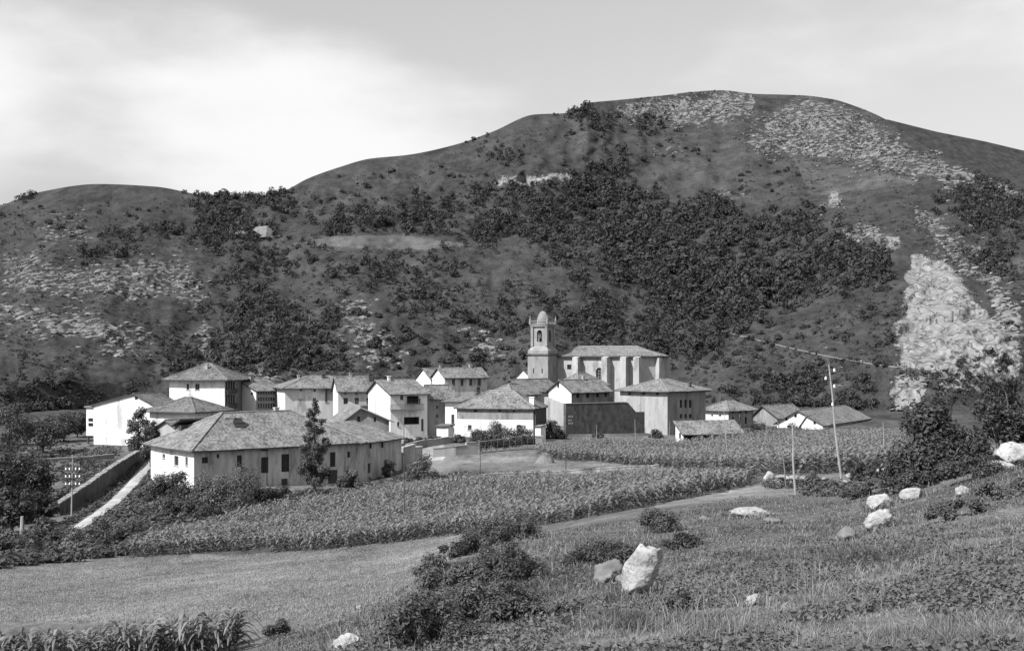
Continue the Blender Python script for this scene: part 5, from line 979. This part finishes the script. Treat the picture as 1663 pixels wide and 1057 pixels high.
def low_wall(label, pts, Ys, h_, th_, m, name='low_wall', cap_=None, base=-.5):
    P = [Vector(((px - CX) * Y / F, Y, float(gz(px, Y)))) for px, Y in zip(pts, Ys)]; root = tag(empty(name, P[0]), label, 'wall'); mb = MB(); cpm = MB(); rnd = random.Random(len(pts)); hs = h_ if isinstance(h_, (list, tuple)) else [h_] * len(P)
    for i in range(len(P) - 1):
        n = max(1, int((P[i + 1] - P[i]).length / 1.5))
        for k in range(n):
            a = P[i].lerp(P[i + 1], k / n) - P[0]; b_ = P[i].lerp(P[i + 1], (k + 1) / n) - P[0]; ha_ = hs[i] + (hs[i + 1] - hs[i]) * k / n + rnd.uniform(-.06, .06); hb_ = hs[i] + (hs[i + 1] - hs[i]) * (k + 1) / n; d = (b_ - a); d.z = 0; d.normalize(); nn = Vector((-d.y, d.x, 0)) * th_ * .5; u = Vector((0, 0, 1))
            q = [a - nn + u * base, b_ - nn + u * base, b_ + nn + u * base, a + nn + u * base, a - nn + u * ha_, b_ - nn + u * ha_, b_ + nn + u * ha_, a + nn + u * ha_]
            for f in ((4, 5, 6, 7), (0, 1, 5, 4), (1, 2, 6, 5), (2, 3, 7, 6), (3, 0, 4, 7)): mb.poly([q[j] for j in f])
            q = [a - nn * 1.25 + u * (ha_ + .003), b_ - nn * 1.25 + u * (ha_ + .003), b_ + nn * 1.25 + u * (ha_ + .003), a + nn * 1.25 + u * (ha_ + .003)]; q += [v + u * .14 for v in q]
            for f in ((3, 2, 1, 0), (4, 5, 6, 7), (0, 1, 5, 4), (1, 2, 6, 5), (2, 3, 7, 6), (3, 0, 4, 7)): cpm.poly([q[j] for j in f])
    mb.build('masonry', m, root); cpm.build('coping', cap_ or m, root)
low_wall('low pale field wall along the far edge of the maize', [700, 800, 900, 1000, 1100, 1180, 1246], [160, 158, 154, 147, 139, 127, 114], .35, .5, M_rockf, 'field_wall')
low_wall('pale terrace wall below the banded house garden', [703, 740, 773], [203, 204, 206], [1.4, 1.5, 2.3], .5, M_cream, 'terrace_wall', M_stone)
low_wall('garden wall rising to the square behind the terrace', [655, 690, 740], [214, 222, 226], [1.2, 1.2, 1.0], .4, M_stone, 'garden_wall')
low_wall('rough bright retaining wall at the edge of the village square', [652, 672, 682], [196, 198, 205], [2.8, 2.2, 1.5], .8, M_cream, 'square_wall', M_cream)
low_wall('tall shaded retaining wall along the road with a pale coping', [238, 214, 180, 140, 92], [215, 196, 176, 158, 143], [1.2, 1.9, 2.2, 2.0, 1.4], .6, M_darkwall, 'road_wall', M_stonew)
low_wall('low pale terrace edge above the road wall', [60, 110, 150, 185], [200, 202, 204, 206], .6, .5, M_stone, 'garden_terrace')
tag(strip('road', [(243, 752), (228, 770), (208, 794), (180, 820), (150, 842), (110, 868), (60, 892)], 2.4, M_road, .06, True), kind='structure')
# trellis with posts and dark vines in front of the garden
p0 = Vector(((778 - CX) * 208 / F, 208, float(gz(778, 208)))); p1 = Vector(((866 - CX) * 216 / F, 216, float(gz(866, 216)))); tr = tag(empty('vine_trellis', p0), 'vine covered trellis with pale posts beside the garden', 'trellis')
for i in range(10):
    mb = MB(); c = p0.lerp(p1, i / 9); c.z = float(gzx(c.x, c.y)); d = c - p0; mb.tube(d + Vector((0, -.6, -.3)), d + Vector((.02, -.6, 1.9 + .08 * i)), .06, .05, 5); mb.build('post', M_palewood, tr)
mb = MB(); mb.tube(Vector((0, -.6, 1.9)), p1 - p0 + Vector((0, -.6, 2.6)), .05, .05, 5); mb.tube(Vector((0, -.6, 1.1)), p1 - p0 + Vector((0, -.6, 1.3)), .03, .03, 5); mb.build('rail', M_palewood, tr)
rr = np.random.default_rng(8); cl = [(*((p1 - p0) * t_ + Vector((0, .2, 1.1 + .6 * t_ + rr.uniform(-.3, .3)))), .6, .75) for t_ in np.linspace(0.02, .98, 18)]; V, Fc, t = leaf_cloud(rr, cl, 2600, .16); ob('vine', np_mesh('vine', V, Fc, {'tone': t}), M_leafdark, tr)
mb = MB(); pg = Vector(((875 - CX) * 218 / F, 218, float(gz(875, 218)))); gp = tag(empty('gate_pier', pg), 'pale masonry gate pier at the end of the trellis', 'pier'); mb.box(-.55, .55, -.55, .55, -.5, 2.0); mb.build('shaft', M_stone, gp); mb = MB(); mb.box(-.65, .65, -.65, .65, 2.003, 2.2); mb.build('cap', M_cream, gp)
# hay heap
ph = seen(885, 752); rr = np.random.default_rng(4); import bmesh; bm = bmesh.new(); bmesh.ops.create_icosphere(bm, subdivisions=4, radius=1); V = np.array([v.co for v in bm.verts]); Fc = np.array([[v.index for v in f.verts] for f in bm.faces]); bm.free()
V[:, 2] = np.maximum(V[:, 2], -.1); q = np.clip(1 - V[:, 2], 0, 1) ** .6; V = np.stack([V[:, 0] * 1.5 * (.3 + .7 * q), V[:, 1] * 1.2 * (.3 + .7 * q), V[:, 2] * 1.7], 1); V += .12 * np.stack([fbm(V[:, 0] * 3, V[:, 2] * 3, 3), fbm(V[:, 1] * 3, V[:, 2] * 3 + 5, 3), fbm(V[:, 0] * 3 + 9, V[:, 1] * 3, 3)], 1)
hp = tag(empty('hay_heap', ph), 'heap of hay on the small pale field', 'hay heap'); ob('heap', np_mesh('heap', V, Fc, None, True), M_hay, hp); qd = r.normal(size=(700, 3)); qd /= np.linalg.norm(qd, axis=1)[:, None]; qd[:, 2] = abs(qd[:, 2]); Vb, Fb, tb = blades(qd * np.array([.95, .8, 1.5]), np.full(700, .3), np.full(700, .03), r, 1.2); ob('loose_straw', np_mesh('loose_straw', Vb, Fb, {'tone': tb}), M_grass, hp)
# poles
def pole(label, px, Y, topx, topy, r0, m, arms=(), ins=(), name='pole', cat='pole', bends=0):
    b_ = Vector(((px - CX) * Y / F, Y, float(gz(px, Y)))); root = tag(empty(name, b_), label, cat); tp = W(topx, topy, Y) - b_; mb = MB(); pts = [Vector((0, 0, -.5))] + [tp * t_ + Vector((bends * math.sin(t_ * math.pi * 1.3), 0, 0)) for t_ in (.25, .5, .75)] + [tp]
    for i in range(4): mb.tube(pts[i], pts[i + 1], r0 * (1 - .12 * i), r0 * (1 - .12 * (i + 1)), 7)
    mb.build('shaft', m, root)
    for (ay, hw) in arms:
        mb = MB(); z = CZ - (ay - HZ) * Y / F - b_.z; x = tp.x * z / tp.z; mb.box(x - hw, x + hw, -.1 - r0, .0 - r0, z - .05, z + .05); mb.build('crossarm', M_darkwood, root)
    for (ix, iy) in ins:
        c = W(ix, iy, Y) - b_; x = tp.x * c.z / tp.z; mb = MB(); s_ = .075 * Y / 80 * (1.0 if Y < 100 else .7)
        mb.lathe([(s_ * .3, c.z - s_ * 1.4), (s_, c.z - s_), (s_ * .7, c.z), (s_ * .9, c.z + s_ * .4), (s_ * .4, c.z + s_ * 1.3), (.01, c.z + s_ * 1.5)], 8, (c.x, c.y)); io = mb.build('insulator', M_porc, root); mb = MB(); mb.tube((x, 0, c.z - s_ * 1.5), (c.x, c.y, c.z - s_ * 1.5), .015, .015, 4); mb.tube((c.x, c.y, c.z - s_ * 1.55), (c.x, c.y, c.z - s_ * .8), .014, .014, 4); mb.build('bracket', M_iron, io)
pole('tall leaning telegraph pole with white insulators by the stone wall', 1370, 80, 1346, 592, .085, M_palewood, (), [(1355, 601), (1341, 614), (1355, 627), (1352, 656)], 'telegraph_pole', bends=-.12)
pole('short bleached pole leaning before the stone wall', 1293, 72, 1287, 690, .075, M_palewood, bends=-.08); pole('thin crooked pole at the gap in the field wall', 1277, 86, 1263, 682, .05, M_wood, bends=.05); pole('thin pole at the corner of the far maize', 1252, 108, 1243, 681, .05, M_wood); pole('slim pole standing at the edge of the far maize thicket', 1437, 100, 1434, 686, .045, M_palewood)
pole('thin pole before the hipped house at the maize edge', 1182, 150, 1175, 660, .06, M_palewood); pole('pair pole close to the open shed', 1169, 155, 1167, 660, .05, M_wood); pole('thin pole at the right end of the open shed', 1206, 140, 1201, 672, .05, M_wood)
pole('dark wire pole with crossarm in the maize near the wing', 657, 122, 656, 690, .06, M_darkwood, [(735, .55)]); pole('thin dark stake at the field wall under the terrace', 780, 157, 780, 716, .05, M_darkwood); pole('thin dark pole at the field wall below the court', 919, 153, 919, 690, .06, M_darkwood); pole('weathered post with pale top standing in the maize', 974, 104, 976, 742, .06, M_wood)
pole('thin stake before the dark court wall', 969, 240, 969, 690, .06, M_palewood); pole('stake before the low end of the court wall', 1058, 236, 1057, 680, .06, M_palewood); pole('leaning stake beside the open shed', 1032, 238, 1031, 680, .06, M_palewood); pole('stake near the corner of the open shed', 1086, 232, 1088, 684, .06, M_palewood)
pole('roadside telegraph pole with three crossarms of white insulators', 116, 138, 118, 738, .1, M_palewood, [(764, .85), (776, .85), (788, .85)], [(x_, y_) for y_ in (761, 773, 785) for x_ in (107, 113, 123, 129)], 'telegraph_pole')
pole('bleached stump post beside the roadside trees', 36, 122, 36, 838, .28, M_palewood, name='post', cat='post')

# ---- rough growth on the banks beside the road and below the farmhouse
r = np.random.default_rng(77)
for poly, n, lab, hs in (([(30, 720), (130, 716), (200, 730), (150, 800), (80, 850), (-40, 880), (-40, 730)], 2600, 'weedy growth on the terraces above the road wall', .5), ([(240, 770), (330, 790), (460, 800), (520, 800), (430, 835), (300, 868), (200, 898), (90, 905), (150, 860), (210, 810)], 3400, 'rank weeds on the bank between the road and the maize', .55), ([(-60, 880), (60, 868), (200, 875), (215, 900), (100, 915), (-60, 925)], 1500, 'tall weeds along the top of the meadow', .6), ([(470, 800), (560, 780), (690, 770), (880, 768), (880, 776), (700, 780), (560, 800)], 700, 'weeds at the foot of the farmhouse wall', .35), ([(1240, 778), (1330, 792), (1450, 780), (1470, 800), (1330, 806), (1240, 795)], 500, 'weeds along the dry stone wall', .3)):
    q = poly_points(r, poly, n, 6); P3 = seen_many(q[:, 0], q[:, 1]); dn = fbm(P3[:, 0] / 4, P3[:, 1] / 4, 3); P3 = P3[dn > -.25]; S_ = r.uniform(.4, 1, len(P3)) * hs * 2.2
    V, Fc, t = stamp(us_, P3, S_, S_ * r.uniform(.6, 1.3, len(P3)), r); tag(ob('weeds', np_mesh('weeds', V, Fc, {'tone': t}), M_leaf), lab, 'weeds', kind='stuff')

# weeds creeping over the road edges, tufts round the boulders
C_ = [seen(*p) for p in [(243, 752), (228, 770), (208, 794), (180, 820), (150, 842), (110, 868), (60, 892)]]; P_ = []
for a, b_ in zip(C_, C_[1:]):
    d = (b_ - a); nn = Vector((-d.y, d.x, 0)).normalized()
    for k in range(150):
        c = a.lerp(b_, r.random()) + nn * r.choice([-1, 1]) * (1.15 + abs(r.normal(0, .7))); P_.append((c.x, c.y, float(gzx(c.x, c.y))))
P_ = np.array(P_); S_ = r.uniform(.25, .9, len(P_)); V, Fc, t = stamp(us_, P_, S_, S_, r); tag(ob('weeds', np_mesh('weeds', V, Fc, {'tone': t}), M_leaf), 'weeds creeping over both edges of the pale road', 'weeds', kind='stuff')
P_ = []
for o_ in list(scene.objects):
    if o_.name.startswith('boulder'):
        w_ = max(o_.dimensions.x, .3) * .55
        for k in range(int(160 * min(1.5, w_ + .3))):
            a = r.uniform(0, 6.28); q_ = w_ * r.uniform(.7, 1.25); x, y = o_.location.x + math.cos(a) * q_, o_.location.y + math.sin(a) * q_ * .9; P_.append((x, y, float(gzx(x, y))))
P_ = np.array(P_); V, Fc, t = blades(P_, r.uniform(.08, .26, len(P_)), .005 + .0003 * P_[:, 1], r, .6); tag(ob('boulder_grass', np_mesh('boulder_grass', V, Fc, {'tone': t}), M_grass), 'longer grass growing round the feet of the boulders', 'grass', kind='stuff')
